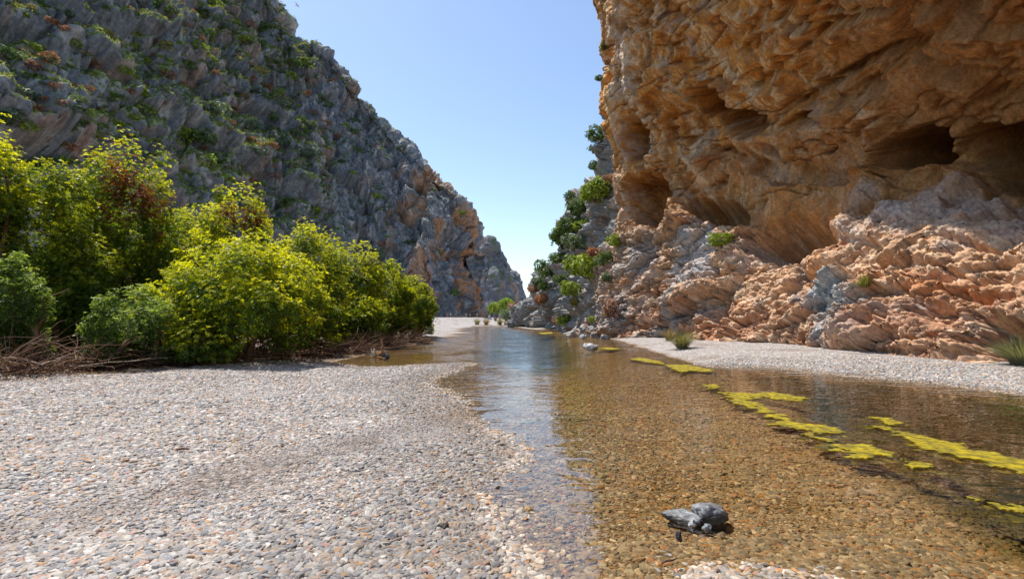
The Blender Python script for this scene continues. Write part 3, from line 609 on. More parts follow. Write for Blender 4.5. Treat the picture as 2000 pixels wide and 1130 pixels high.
e2r = gn.nodes.new('FunctionNodeEulerToRotation'); gn.links.new(na_('prot', 'FLOAT_VECTOR'), e2r.inputs[0]); gn.links.new(e2r.outputs[0], iop.inputs['Rotation'])
gn.links.new(iop.outputs[0], go_.inputs[0])
po = link('pebbles', me, PM); md = po.modifiers.new('scatter', 'NODES'); md.node_group = gn
tag(po, 'rounded grey, white and tan pebbles covering bank and riverbed', 'pebbles', kind='stuff')

# ------------------------------------------------------------------ FOLIAGE
def leaves(Cn, Dr, nl, L, Wd, col, rng, spread=.9, jit=.25):
    """rosettes: centres Cn, outward axes Dr, nl leaves each; diamond leaves with a fold. col per rosette"""
    n = len(Cn); A = np.cross(Dr, rng.normal(size=(n, 3))); A /= np.linalg.norm(A, axis=1)[:, None]; B = np.cross(Dr, A)
    ph = (np.arange(nl) * 2.399)[None] + rng.random((n, 1)) * 6.28; el = rng.uniform(.15, 1.0, (n, nl)) * spread
    dirs = (np.cos(ph) * np.cos(el * 0 + 1))[..., None] * A[:, None] * 0
    ce = np.cos(el)[..., None]; se = np.sin(el)[..., None]
    dirs = ce * (np.cos(ph)[..., None] * A[:, None] + np.sin(ph)[..., None] * B[:, None]) + se * Dr[:, None]
    dirs += rng.normal(size=dirs.shape) * jit * .5; dirs /= np.linalg.norm(dirs, axis=2)[..., None]
    side = np.cross(dirs, Dr[:, None] + rng.normal(size=dirs.shape) * .25); side /= np.linalg.norm(side, axis=2)[..., None] + 1e-9
    Ls = L * rng.uniform(.7, 1.25, (n, nl, 1)) if np.isscalar(L) else L[:, None, None] * rng.uniform(.7, 1.25, (n, nl, 1))
    Ws = Ls * Wd
    c0 = Cn[:, None] + dirs * Ls * .08; tip = Cn[:, None] + dirs * Ls - Dr[:, None] * Ls * .12
    mid = c0 * .5 + tip * .5 + Dr[:, None] * Ls * .10
    V = np.stack([c0, mid + side * Ws * .5, tip, mid - side * Ws * .5], 2).reshape(-1, 3)
    F = np.arange(len(V)).reshape(-1, 4)
    cl_ = col[:, None, None] * (1 + .22 * rng.normal(size=(n, nl, 1, 1))); cl_ = np.broadcast_to(cl_, (n, nl, 4, 3)).reshape(-1, 3)
    return V, F, np.clip(cl_, .004, .9)
def crown_points(blobs, rng, dens):
    """rosette centres scattered through a shell of overlapping irregular lobes"""
    Ps, Ns, Tp = [], [], []
    for (c, r) in blobs:
        c = np.array(c, float); n = int(dens * 12.6 * (r[0] * r[1] * r[2]) ** (2 / 3)); d = rng.normal(size=(n, 3)); d /= np.linalg.norm(d, axis=1)[:, None]
        k = (1 - .42 * rng.random(n) ** 1.6); bump = 1 + .42 * fbm(d * 1.9 + c * .7, 3) + .12 * fbm(d * 6 + c, 2)
        Ps.append(c + d * np.array(r) * (k * bump)[:, None]); Ns.append(d); Tp.append(k)
    Ps = np.concatenate(Ps); Ns = np.concatenate(Ns); Tp = np.concatenate(Tp)
    inside = np.zeros(len(Ps), bool)
    for (c, r) in blobs:
        inside |= ((((Ps - np.array(c)) / (np.array(r) * .55)) ** 2).sum(1) < 1)
    keep = ~inside | (rng.random(len(Ps)) < .08)
    hole = fbm(Ps * .75 + 90, 3) < -.48
    keep &= ~hole
    return Ps[keep], Ns[keep], Tp[keep]
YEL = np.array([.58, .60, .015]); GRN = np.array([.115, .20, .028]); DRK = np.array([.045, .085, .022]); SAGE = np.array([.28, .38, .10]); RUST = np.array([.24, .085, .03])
def tree(name, label, cat, group, base_, blobs, dens=20, L=.10, nl=8, pal_=(YEL, GRN), yel=.6, rust=None, seed=0, stems=5):
    rng = np.random.default_rng(seed); bx, by, bz = base_
    root = empty(name, (bx, by, bz)); tag(root, label, cat, group)
    loc = [((c[0] - bx, c[1] - by, c[2] - bz), r) for c, r in blobs]
    # break every lobe into smaller ones for an uneven outline
    sub = []
    for c, r in loc:
        sub.append((c, r))
        for _ in range(11):
            d = rng.normal(size=3); d[2] = d[2] * .8 + .1; d[1] -= .35; d /= np.linalg.norm(d)
            k = rng.uniform(.24, .42); sub.append((tuple(np.array(c) + d * np.array(r) * rng.uniform(.75, .98)), tuple(np.array(r) * k)))
    Ps, Ns, Tp = crown_points(sub, rng, dens)
    ok = Ps[:, 2] > .15; Ps, Ns, Tp = Ps[ok], Ns[ok], Tp[ok]
    Dr = Ns * .8 + np.array([0, 0, .75]) + rng.normal(size=Ns.shape) * .3; Dr /= np.linalg.norm(Dr, axis=1)[:, None]
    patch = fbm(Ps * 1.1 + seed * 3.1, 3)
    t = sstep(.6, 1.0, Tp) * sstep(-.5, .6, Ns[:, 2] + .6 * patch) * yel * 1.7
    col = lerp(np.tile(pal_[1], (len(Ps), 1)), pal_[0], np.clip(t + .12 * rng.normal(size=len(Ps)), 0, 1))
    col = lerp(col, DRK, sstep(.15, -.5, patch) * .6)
    if rust:
        for (rx, ry, rz, rad) in rust:
            m = np.exp(-(((Ps - np.array([rx - bx, ry - by, rz - bz])) / rad) ** 2).sum(1)); m = (m + .3 * patch > .14 + .35 * rng.random(len(Ps)))
            col[m] = RUST * rng.uniform(.6, 1.4, (m.sum(), 1))
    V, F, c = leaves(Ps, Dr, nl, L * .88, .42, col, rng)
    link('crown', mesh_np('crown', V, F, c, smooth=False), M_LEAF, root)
    for k in range(stems):
        b_ = loc[k % len(loc)]; tgt = np.array(b_[0]) + rng.normal(size=3) * np.array(b_[1]) * .3
        s0 = np.array([rng.normal() * .35, rng.normal() * .35, -.1]); T = Tubes(); n = 9; ts_ = np.linspace(0, 1, n)[:, None]
        mid = (s0 + tgt) / 2 + rng.normal(size=3) * .4; pts = (1 - ts_) ** 2 * s0 + 2 * ts_ * (1 - ts_) * mid + ts_ ** 2 * tgt
        pts[1:-1] += rng.normal(size=(n - 2, 3)) * .05; T.add(pts, np.linspace(.11, .03, n), 6, (.15, .09, .06))
        for j in range(6):
            i0 = rng.integers(3, n - 1); e_ = pts[i0] + rng.normal(size=3) * np.array(b_[1]) * .6; m_ = (pts[i0] + e_) / 2 + rng.normal(size=3) * .15
            tt = np.linspace(0, 1, 6)[:, None]; T.add((1 - tt) ** 2 * pts[i0] + 2 * tt * (1 - tt) * m_ + tt ** 2 * e_, np.linspace(.035, .010, 6), 4, (.15, .09, .06))
        link('trunk' if k == 0 else 'branch', T.mesh('stem'), M_BARK, root)
    return root
def tr(name, label, u, Y, vtop, ru, vlow, **kw):
    """a tree whose crown spans vtop..vlow at distance Y, half width ru (reference pixels only fix its place and size)"""
    top = at(u, vtop, Y); lowz = at(u, vlow, Y)[2]; rx = ru / 1000 * Y; z1 = top[2]; z0 = max(lowz, .2)
    H_ = z1 - z0; rng = np.random.default_rng(kw.get('seed', 0) + 77); x = top[0]; bl = []
    bl.append(((x, Y, z0 + H_ * .60), (rx * .72, rx * .66, H_ * .36)))
    n = kw.pop('n', 7); kw['dens'] = kw.get('dens', 20) * 2.2
    for k in range(n):
        a = k * 6.28 / n + rng.uniform(-.3, .3); zz = z0 + H_ * (rng.uniform(.08, .28) if k % 2 else rng.uniform(.35, .62))
        bl.append(((x + rx * .55 * math.cos(a), Y + rx * .5 * math.sin(a), zz), (rx * rng.uniform(.38, .5), rx * .42, H_ * rng.uniform(.20, .27))))
    gz = gh(x, Y)
    return tree(name, label, kw.pop('cat', 'tree'), 'leafy trees and bushes on the left bank', (x, Y, gz), bl, **kw)
SG = (SAGE, np.array([.10, .18, .04]))
tr('bank_tree', 'yellow-green tree at the far left edge rising above its neighbours', -45, 14.5, 232, 95, 560, seed=1, yel=.8, dens=26)
tr('bank_tree', 'broad green tree filling the left edge below the mountain slope', 95, 16.5, 320, 130, 640, seed=2, yel=.45, dens=26)
rt = at(320, 350, 19.0)
tr('bank_tree', 'tallest domed tree on the left bank with a rusty dead patch', 262, 19.5, 268, 112, 620, seed=3, yel=.5, dens=24, rust=[(rt[0], rt[1] - 1.5, rt[2], np.array([1.3, 2.0, 1.5])), (rt[0] + .3, rt[1] - 1.8, rt[2] - 1.0, np.array([1.0, 2.0, 1.1]))])
rt = at(505, 425, 20)
tr('bank_tree', 'rounded bright tree with a small brown patch right of the tallest tree', 468, 21, 358, 92, 620, seed=4, yel=.95, dens=24, rust=[(rt[0], rt[1] - 1.2, rt[2], np.array([1.1, 1.8, .7]))])
tr('bank_tree', 'wide bright green bush bulging forward at the bank edge', 470, 16.5, 452, 165, 705, seed=5, yel=.75, dens=30, n=7)
tr('bank_tree', 'bright round-topped tree behind the wide bulging bush', 600, 23, 440, 90, 670, seed=6, yel=.85, dens=22)
tr('bank_tree', 'mid green tree halfway along the row of bank trees', 690, 27, 470, 80, 650, seed=7, yel=.7, dens=20, L=.11)
tr('bank_tree', 'light green tree third from the downstream end of the row', 755, 32, 512, 62, 650, seed=8, yel=.55, dens=17, L=.12)
tr('bank_tree', 'rounded tree overhanging the far gravel at the downstream end', 805, 37, 536, 50, 650, seed=9, yel=.5, dens=15, L=.13)
tr('bank_bush', 'grey-green low bush leaning out over the brushwood', 262, 14.2, 555, 85, 715, seed=10, yel=.7, dens=30, L=.085, pal_=SG, cat='bush')
tr('bank_bush', 'dull green bush at the left edge above bare branches', 25, 13, 500, 75, 715, seed=11, yel=.6, dens=30, L=.085, pal_=SG, cat='bush')
tr('bank_bush', 'shaded dark bush between the grey-green bush and the left edge', 150, 16, 520, 70, 670, seed=12, yel=.2, dens=24, cat='bush')
tr('bank_bush', 'low rounded bush at the foot of the bright round-topped tree', 600, 20, 560, 66, 690, seed=13, yel=.5, dens=24, cat='bush')
tr('bank_bush', 'low bush touching the shaded water below the row of trees', 700, 25, 575, 55, 662, seed=14, yel=.6, dens=20, L=.11, cat='bush')
tr('bank_bush', 'small bush hanging over the water near the end of the row', 770, 31, 590, 42, 655, seed=15, yel=.5, dens=18, L=.12, cat='bush')
tr('bank_bush', 'last leafy bush of the row beside the far gravel', 822, 40, 560, 30, 650, seed=16, yel=.6, dens=15, L=.14, cat='bush')
tr('bank_tree', 'deep green tree standing behind the tallest domed tree', 380, 24, 400, 90, 600, seed=17, yel=.5, dens=16, L=.12)
tr('bank_tree', 'dark leafy tree in the shade between the left tree and the domed tree', 180, 20, 400, 85, 640, seed=18, yel=.3, dens=20)

# brushwood tangle along the foot of the trees (uncountable: one object)
rng = np.random.default_rng(21); T = Tubes()
line = np.array([grd(-60, 735, .3)[:2], grd(60, 728, .3)[:2], grd(180, 716, .3)[:2], grd(300, 706, .3)[:2], grd(450, 700, .2)[:2], grd(600, 697, .15)[:2], grd(700, 690, .1)[:2], grd(770, 675, .1)[:2], grd(825, 664, .1)[:2]])
seg = np.linalg.norm(np.diff(line, axis=0), axis=1); cum = np.concatenate([[0], np.cumsum(seg)])
for k in range(1500):
    s_ = rng.random() ** 1.3 * cum[-1]; x = np.interp(s_, cum, line[:, 0]); y = np.interp(s_, cum, line[:, 1])
    x -= abs(rng.normal()) * 1.0; y += abs(rng.normal()) * 1.3
    L_ = rng.uniform(.4, 1.9) ; a = rng.uniform(0, 6.28); el = rng.uniform(-.1, .8) ** 2
    p0 = np.array([x, y, gh(x, y) + rng.random() * .25]); dirn = np.array([math.cos(a) * 1.2, math.sin(a) - .35, el * 1.2]); dirn /= np.linalg.norm(dirn)
    p1 = p0 + dirn * L_; m_ = (p0 + p1) / 2 + rng.normal(size=3) * .22 * L_ * np.array([1, 1, .6]); tt = np.linspace(0, 1, 7)[:, None]
    pts = (1 - tt) ** 2 * p0 + 2 * tt * (1 - tt) * m_ + tt ** 2 * p1; pts += rng.normal(size=pts.shape) * .02; pts[:, 2] = np.maximum(pts[:, 2], .02)
    cc = np.array([(.16, .085, .045), (.22, .13, .08), (.10, .055, .035), (.32, .25, .19)][rng.choice(4, p=[.4, .3, .22, .08])])
    T.add(pts, np.linspace(rng.uniform(.008, .028), .004, 7), 4, cc)
    if rng.random() < .6:
        q0 = pts[3]; q1 = q0 + rng.normal(size=3) * .3 + np.array([0, 0, .12]); T.add([q0, (q0 + q1) / 2 + rng.normal(size=3) * .04, q1], [.008, .006, .003], 3, cc)
tag(link('brushwood', T.mesh('brushwood'), M_TWIG), 'tangle of dry brown twigs and roots under the bank trees', 'brushwood', kind='stuff')
# leaf litter under the trees
n = 9000; s_ = rng.random(n) * cum[-1]; x = np.interp(s_, cum, line[:, 0]) - np.abs(rng.normal(size=n)) * 1.2 + .5; y = np.interp(s_, cum, line[:, 1]) + rng.normal(size=n) * .9 + .3
h = ground_h(x, y); m = h > .01; Cn = np.stack([x, y, h + .015], 1)[m]; Dr = np.tile([0, 0, 1.], (len(Cn), 1)) + rng.normal(size=(len(Cn), 3)) * .3; Dr /= np.linalg.norm(Dr, axis=1)[:, None]
V, F, c = leaves(Cn, Dr, 2, .06, .4, np.array([(.17, .10, .06), (.11, .06, .04), (.28, .20, .14)])[rng.integers(0, 3, len(Cn))], rng, spread=.3)
tag(link('leaf_litter', mesh_np('leaf_litter', V, F, c, smooth=False), M_LEAF_FAR), 'brown fallen leaves on the shaded bank', 'leaf litter', kind='stuff')

# ------------------------------------------------------------------ THINGS ON THE ROCK
def pick(UU, VV, ZZ, PP, NN, u, v, rad=7):
    m = np.where((np.abs(UU - u) < rad) & (np.abs(VV - v) < rad) & (ZZ > 1))[0]
    if len(m) == 0: return None
    zmin = ZZ[m].min(); m = m[ZZ[m] < zmin * 1.04 + .2]
    k = m[np.argmin((UU[m] - u) ** 2 + (VV[m] - v) ** 2)]; return PP[k], NN[k]
def shrub_mesh(name, seed, pal_, n=240, leaf=.28, flat=.75, nl=6, lobes=4):
    rng = np.random.default_rng(seed); bl = [((0, 0, .35), (.75, .75, .5 * flat))]
    for k in range(lobes):
        a = rng.uniform(0, 6.28); bl.append(((.5 * math.cos(a), .5 * math.sin(a), rng.uniform(.2, .7) * flat), tuple(np.array([.45, .45, .4]) * rng.uniform(.7, 1.2))))
    Ps, Ns, Tp = crown_points(bl, rng, n / 25.); Dr = Ns + [0, 0, .6] + rng.normal(size=Ns.shape) * .35; Dr /= np.linalg.norm(Dr, axis=1)[:, None]
    t = np.clip(.5 + .5 * fbm(Ps * 2.2 + seed, 2) + .2 * rng.normal(size=len(Ps)), 0, 1); col = lerp(np.tile(pal_[0], (len(Ps), 1)), pal_[1], t)
    V, F, c = leaves(Ps, Dr, nl, leaf, .45, col, rng); return mesh_np(name, V, F, c, smooth=False)
KIND = {
 'dark green': [(.055, .11, .03), (.17, .25, .07)], 'bright green': [(.16, .25, .03), (.34, .42, .05)], 'grey-green': [(.10, .15, .09), (.20, .26, .17)],
 'rust-red': [(.30, .125, .06), (.44, .23, .14)], 'yellowish': [(.26, .24, .05), (.38, .34, .09)], 'pink-brown': [(.30, .17, .14), (.42, .26, .22)]}
for k in KIND: KIND[k] = [np.array(x) for x in KIND[k]]
SM = {k: [shrub_mesh('shrub_leaves', 100 + 7 * i + j, KIND[k], 190, .26, .8) for j in range(3)] for i, k in enumerate(KIND)}
for k in SM:
    for me in SM[k]: me.materials.append(M_LEAF_FAR)
# notable ones read off the photograph, then a scatter that follows the benches
spec = [('bright green', 75, 100, 16), ('rust-red', 100, 112, 17), ('bright green', 60, 88, 14), ('rust-red', 185, 125, 12), ('yellowish', 165, 112, 12), ('bright green', 150, 85, 12), ('dark green', 8, 105, 18),
 ('rust-red', 125, 57, 9), ('grey-green', 55, 182, 20), ('rust-red', 88, 192, 7), ('grey-green', 158, 190, 15), ('rust-red', 112, 166, 11), ('dark green', 5, 225, 22), ('grey-green', 30, 228, 22), ('bright green', 52, 245, 15),
 ('bright green', 262, 68, 13), ('rust-red', 232, 88, 8), ('rust-red', 328, 54, 8), ('bright green', 392, 92, 14), ('rust-red', 388, 78, 12), ('dark green', 362, 125, 14), ('bright green', 412, 118, 10), ('grey-green', 408, 128, 13),
 ('bright green', 482, 80, 13), ('bright green', 268, 178, 16), ('rust-red', 252, 178, 8), ('bright green', 285, 210, 18), ('rust-red', 348, 208, 11), ('rust-red', 322, 200, 5), ('grey-green', 378, 205, 17), ('grey-green', 435, 208, 20),
 ('rust-red', 456, 213, 9), ('dark green', 588, 128, 17), ('bright green', 572, 118, 8), ('rust-red', 566, 128, 6), ('grey-green', 500, 178, 18), ('bright green', 545, 180, 10), ('rust-red', 523, 166, 9), ('rust-red', 498, 152, 7),
 ('grey-green', 490, 242, 17), ('dark green', 585, 255, 14), ('bright green', 372, 268, 20), ('dark green', 402, 265, 22), ('bright green', 355, 262, 14), ('rust-red', 398, 285, 9), ('bright green', 398, 312, 18), ('rust-red', 493, 273, 10),
 ('rust-red', 513, 283, 8), ('grey-green', 512, 295, 14), ('bright green', 440, 350, 20), ('grey-green', 425, 310, 16), ('grey-green', 555, 275, 18), ('bright green', 575, 323, 12), ('rust-red', 535, 322, 7), ('grey-green', 605, 295, 18),
 ('bright green', 618, 410, 12), ('bright green', 735, 382, 9), ('grey-green', 848, 370, 6), ('bright green', 905, 415, 9), ('dark green', 785, 288, 9), ('dark green', 540, 230, 12), ('grey-green', 600, 345, 16), ('rust-red', 615, 218, 6),
 ('pink-brown', 745, 475, 12), ('grey-green', 735, 492, 14), ('dark green', 800, 475, 11), ('dark green', 455, 385, 14), ('dark green', 560, 400, 14), ('dark green', 885, 570, 12), ('dark green', 855, 490, 9),
 ('rust-red', 640, 240, 7), ('bright green', 674, 245, 8), ('dark green', 640, 205, 9), ('rust-red', 660, 265, 7), ('grey-green', 95, 108, 13), ('yellowish', 210, 60, 10), ('rust-red', 305, 75, 7), ('pink-brown', 130, 200, 11)]
rng = np.random.default_rng(5)
kinds = list(KIND)
tries = 0
while len(spec) < 290 and tries < 9000:
    tries += 1
    u = rng.uniform(0, 700); top = np.interp(u, [0, 460, 550, 640, 740, 850, 945], [-5, 5, 75, 125, 245, 350, 560]); v = rng.uniform(max(top, 0), 400)
    if u > 640 and rng.random() < .6: continue
    lowlim = np.interp(u, [0, 130, 230, 350, 460, 560, 700], [330, 330, 275, 340, 370, 440, 470])
    if v > lowlim or v > 360 + 0 * u: continue
    h = pick(U_mt, V_mt, Z_mt, MT, N_mt, u, v, 5)
    if h is None or h[1][2] < .30 + .25 * rng.random(): continue
    if any((u - a) ** 2 + (v - b) ** 2 < (12 + r) ** 2 * .6 for _, a, b, r in spec): continue
    spec.append((kinds[rng.choice(6, p=[.26, .20, .30, .11, .07, .06])], u, v, 4 + 10 * rng.random() ** 1.8))
shr = []
for i, (k, u, v, r) in enumerate(spec):
    h = pick(U_mt, V_mt, Z_mt, MT, N_mt, u, v + r * .3)
    if h is None: continue
    p, nn = h; sz = r / 1000 * p[1] * 1.3
    o = bpy.data.objects.new('mountain_shrub', SM[k][i % 3]); COL.objects.link(o)
    o.location = p + nn * sz * .1 - np.array([0, 0, sz * .15]); o.rotation_euler = (0, 0, rng.uniform(0, 6.28)); o.scale = (sz, sz, sz * rng.uniform(.75, 1.05))
    shr.append((o, k, u, v, r))
# labels: zone on the slope + look + rank from the left inside that zone
ZN = [(lambda u, v: v < 130 and u < 260, 'high on the mountain above the far left trees'), (lambda u, v: v < 130 and u < 470, 'near the top of the mountain in the photo'),
      (lambda u, v: u >= 470 and v < 200, 'just below the mountain skyline'), (lambda u, v: u < 200, 'on the slope directly above the left trees'),
      (lambda u, v: u < 360, 'on the slope above the tallest tree'), (lambda u, v: u < 480, 'on the slope above the bright rounded tree'),
      (lambda u, v: u < 660, 'on the middle of the mountain face'), (lambda u, v: True, 'on the steep far end of the mountain')]
ORD = ['leftmost', 'second', 'third', 'fourth', 'fifth', 'sixth', 'seventh', 'eighth', 'ninth', 'tenth', 'eleventh', 'twelfth', '13th', '14th', '15th', '16th', '17th', '18th']
cell = {}
for s_ in shr:
    z = next(i for i, (f, _) in enumerate(ZN) if f(s_[2], s_[3])); cell.setdefault((z, s_[1]), []).append(s_)
for (z, k), L_ in cell.items():
    L_.sort(key=lambda s_: s_[2])
    for i, (o, _, u, v, r) in enumerate(L_):
        if len(L_) == 1: lb = f'only {k} shrub {ZN[z][1]}'
        elif i == 0: lb = f'leftmost {k} shrub {ZN[z][1]}'
        elif i == len(L_) - 1: lb = f'rightmost {k} shrub {ZN[z][1]}'
        else: lb = f'{ORD[min(i, 17)]} {k} shrub from the left {ZN[z][1]}'
        tag(o, lb, 'shrub', 'shrubs on the left mountainside')
# low scrub beyond the countable shrubs (uncountable)
cand = np.where((N_mt[:, 2] > .22) & (U_mt > -60) & (U_mt < 760) & (V_mt > -40) & (V_mt < 480) & (Z_mt > 1))[0]
wgt = np.where(U_mt[cand] < 560, 1.0, .35); sel = rng.choice(cand, 5200, replace=False, p=wgt / wgt.sum()); sc_n = fbm(MT[sel] * .05 + 7, 2); sel = sel[sc_n > -.05]
Vs, Fs, Cs, off = [], [], [], 0
for i in sel:
    k = kinds[rng.choice(6, p=[.27, .22, .33, .07, .06, .05])]; n_ = 9; r_ = rng.uniform(.4, 1.25); cc = MT[i] + np.array([0, 0, r_ * .2]); Cn = cc + rng.normal(size=(n_, 3)) * r_ * np.array([.45, .45, .25]); Dr = (Cn - cc) / r_ + [0, 0, .7]; Dr /= np.linalg.norm(Dr, axis=1)[:, None]
    V, F, c = leaves(Cn, Dr, 5, r_ * .55, .5, lerp(np.tile(KIND[k][0], (n_, 1)), KIND[k][1], rng.random(n_)), rng); Vs.append(V); Fs.append(F + off); Cs.append(c); off += len(V)
tag(link('scrub', mesh_np('scrub', np.concatenate(Vs), np.concatenate(Fs), np.concatenate(Cs), smooth=False), M_LEAF_FAR), 'low green scrub sprinkled over the mountainside', 'scrub', kind='stuff')
# grass on the ledges (uncountable)
up = N_mt[:, 2]; cand = np.where((GR > .35) & (U_mt > -60) & (U_mt < 720) & (V_mt > -40) & (V_mt < 480) & (Z_mt > 1))[0]
print('grass candidates', len(cand), 'shrubs', len(shr))
sel = rng.choice(cand, min(14000, len(cand)), replace=False); Dr = N_mt[sel] * .3 + [0, 0, 1]; Dr /= np.linalg.norm(Dr, axis=1)[:, None]
gcol = lerp(np.tile([.16, .22, .06], (len(sel), 1)), (.36, .38, .16), rng.random(len(sel)))
V, F, c = leaves(MT[sel], Dr, 6, 1.0, .25, gcol, rng, spread=1.3)
tag(link('ledge_grass', mesh_np('ledge_grass', V, F, c, smooth=False), M_LEAF_FAR), 'pale green grass growing along the mountain ledges', 'grass', kind='stuff')

# shrubs on and beside the right cliff
def cliff_shrub(name, label, k, u, v, r, seed, flat=.9, trunk=True, leaf=.17, ln=2.2, group='shrubs growing on the right cliff'):
    h = pick(U_rc, V_rc, Z_rc, RC, N_rc, u, v + r * .5, 9)
    if h is None: print('no hit', label); return
    p, nn = h; sz = r / 1000 * p[1] * 1.22
    root = empty(name, p); tag(root, label, 'shrub', group)
    me = shrub_mesh('leaves', seed, KIND[k], 500, leaf, flat, 7, 7); o = link('foliage', me, M_LEAF_FAR, root); o.scale = (sz, sz, sz); o.location = tuple(nn * sz * .35 + np.array([0, 0, .05 * sz]))
    o.rotation_euler = (0, 0, seed)
    T = Tubes(); e = nn * sz * .5 + np.array([0, 0, sz * .5])
    for j in range(4):
        q = e + np.random.default_rng(seed + j).normal(size=3) * sz * .3; T.add([nn * -.1, q * .4 + [0, 0, -.05 * sz], q], [sz * .05, sz * .035, sz * .015], 5, (.14, .10, .07))
    link('stem', T.mesh('stem'), M_BARK, root)
CS = [('cliff_shrub', 'dark green bush hanging on the upper grey rock behind the orange wall', 'dark green', 1172, 265, 22), ('cliff_shrub', 'grey-green bush just below the uppermost bush on the grey rock', 'grey-green', 1168, 292, 15),
 ('cliff_shrub', 'large bright green bush on the ledge beside the orange wall', 'bright green', 1163, 378, 30), ('cliff_shrub', 'small dark bush on the skyline left of the large ledge bush', 'dark green', 1118, 385, 12),
 ('cliff_shrub', 'dark green bush on the skyline of the grey ridge, upper of the cluster', 'dark green', 1110, 435, 24), ('cliff_shrub', 'dark green bush in the middle of the skyline cluster', 'dark green', 1098, 472, 28),
 ('cliff_shrub', 'green-grey bush low on the skyline cluster', 'dark green', 1072, 518, 24), ('cliff_shrub', 'small grey-green bush at the lower tip of the skyline cluster', 'grey-green', 1054, 548, 13),
 ('cliff_tree', 'pine-green leafy tree leaning from the rocks halfway down the grey ridge', 'bright green', 1150, 528, 34), ('cliff_shrub', 'green bush right below the leaning leafy tree', 'bright green', 1122, 560, 20),
 ('cliff_shrub', 'green bush joining the leaning tree on its upper right', 'dark green', 1180, 505, 20), ('cliff_shrub', 'green bush on the rocks left above the leaning tree', 'grey-green', 1135, 500, 17),
 ('cliff_shrub', 'small bright bush clinging where grey rock meets orange rock', 'bright green', 1205, 465, 18), ('cliff_shrub', 'red-brown bush above the leaning leafy tree', 'rust-red', 1162, 492, 14),
 ('cliff_shrub', 'pinkish red bush low on the grey ridge', 'rust-red', 1055, 598, 15), ('cliff_shrub', 'small reddish bush at the ridge skyline near the far peak', 'pink-brown', 1042, 562, 10),
 ('cliff_shrub', 'dry purple-brown bush at the foot of the orange slope', 'pink-brown', 1200, 600, 26), ('cliff_shrub', 'light green bush near the water left of the dry brown bush', 'bright green', 1108, 622, 15),
 ('cliff_shrub', 'small bright green plant on boulders by the waterline', 'bright green', 1158, 620, 9), ('cliff_shrub', 'bright green shrub on the pale orange slope below the caves', 'bright green', 1408, 474, 20),
 ('cliff_shrub', 'tiny ochre plant beside the bright shrub on the orange slope', 'yellowish', 1428, 460, 9), ('cliff_shrub', 'small yellowish bush on the rock above the red-brown bush', 'yellowish', 1140, 448, 10),
 ('cliff_shrub', 'reddish bush beside the orange wall base', 'pink-brown', 1185, 345, 12), ('cliff_shrub', 'small dark bush on the cliff edge high against the sky', 'dark green', 1182, 88, 8),
 ('cliff_shrub', 'reddish tuft on the cliff edge against the sky', 'pink-brown', 1186, 122, 8), ('cliff_shrub', 'dark tuft on the cliff edge lowest of three against the sky', 'dark green', 1172, 152, 9),
 ('cliff_shrub', 'brown low bush by the waterline under the light green bush', 'pink-brown', 1085, 632, 12), ('cliff_shrub', 'dark green low bush in the grey rocks behind the leaning tree', 'dark green', 1095, 550, 14),
 ('cliff_shrub', 'green bush on the skyline just left of the large ledge bush', 'dark green', 1132, 412, 22), ('cliff_shrub', 'light green bush inside the skyline cluster, highest on its right side', 'bright green', 1140, 445, 18),
 ('cliff_shrub', 'grey-green bush filling the middle right of the skyline cluster', 'grey-green', 1122, 480, 20), ('cliff_shrub', 'dark bush between the lower two bushes of the skyline cluster', 'dark green', 1086, 500, 19),
 ('cliff_shrub', 'tall green bush directly under the uppermost bush of the grey rock', 'dark green', 1170, 318, 15), ('cliff_shrub', 'small yellow-green bush beside the water below the leaning tree', 'yellowish', 1128, 590, 11),
 ('cliff_shrub', 'dark green bush low on the ridge above the pinkish bush', 'dark green', 1066, 560, 13), ('cliff_shrub', 'dull green bush on the slope between grey ridge and orange rock', 'grey-green', 1190, 545, 13)]
for i, (nm, lb, k, u, v, r) in enumerate(CS): cliff_shrub(nm, lb, k, u, v, r, 300 + i)
# far bushes beyond the pool
for i, (lb, k, u, v, Y, r) in enumerate([('bright green bush on the far bank under the mountain corner', 'bright green', 968, 600, 150, 17), ('tall yellow-green bush second from the left on the far bank', 'bright green', 988, 594, 146, 17), ('orange-brown bush on the far bank beside the grey rocks', 'rust-red', 1004, 602, 140, 14), ('grey-green bush on the far bank in front of the orange-brown one', 'grey-green', 990, 614, 132, 15), ('yellowish bush on the far bank right of the grey-green one', 'yellowish', 1010, 612, 128, 11)]):
    p = at(u, v, Y); sz = r / 1000 * Y; g0 = gh(p[0], p[1]); root = empty('far_bush', (p[0], p[1], g0)); tag(root, lb, 'bush', 'bushes on the far bank')
    o = link('foliage', shrub_mesh('leaves', 400 + i, KIND[k], 420, .2, 1.1, 7, 7), M_LEAF_FAR, root); o.scale = (sz, sz, sz * 1.1); o.location = (0, 0, p[2] - g0 - sz * .5)
    T = Tubes(); T.add([(0, 0, -.2), (.2, 0, sz * .5), (0, .1, sz)], [.25, .2, .1], 6); T.add([(0, 0, -.2), (-.5, 0, sz * .5), (-.8, .1, sz)], [.2, .15, .1], 6); link('stem', T.mesh('stem'), M_BARK, root)

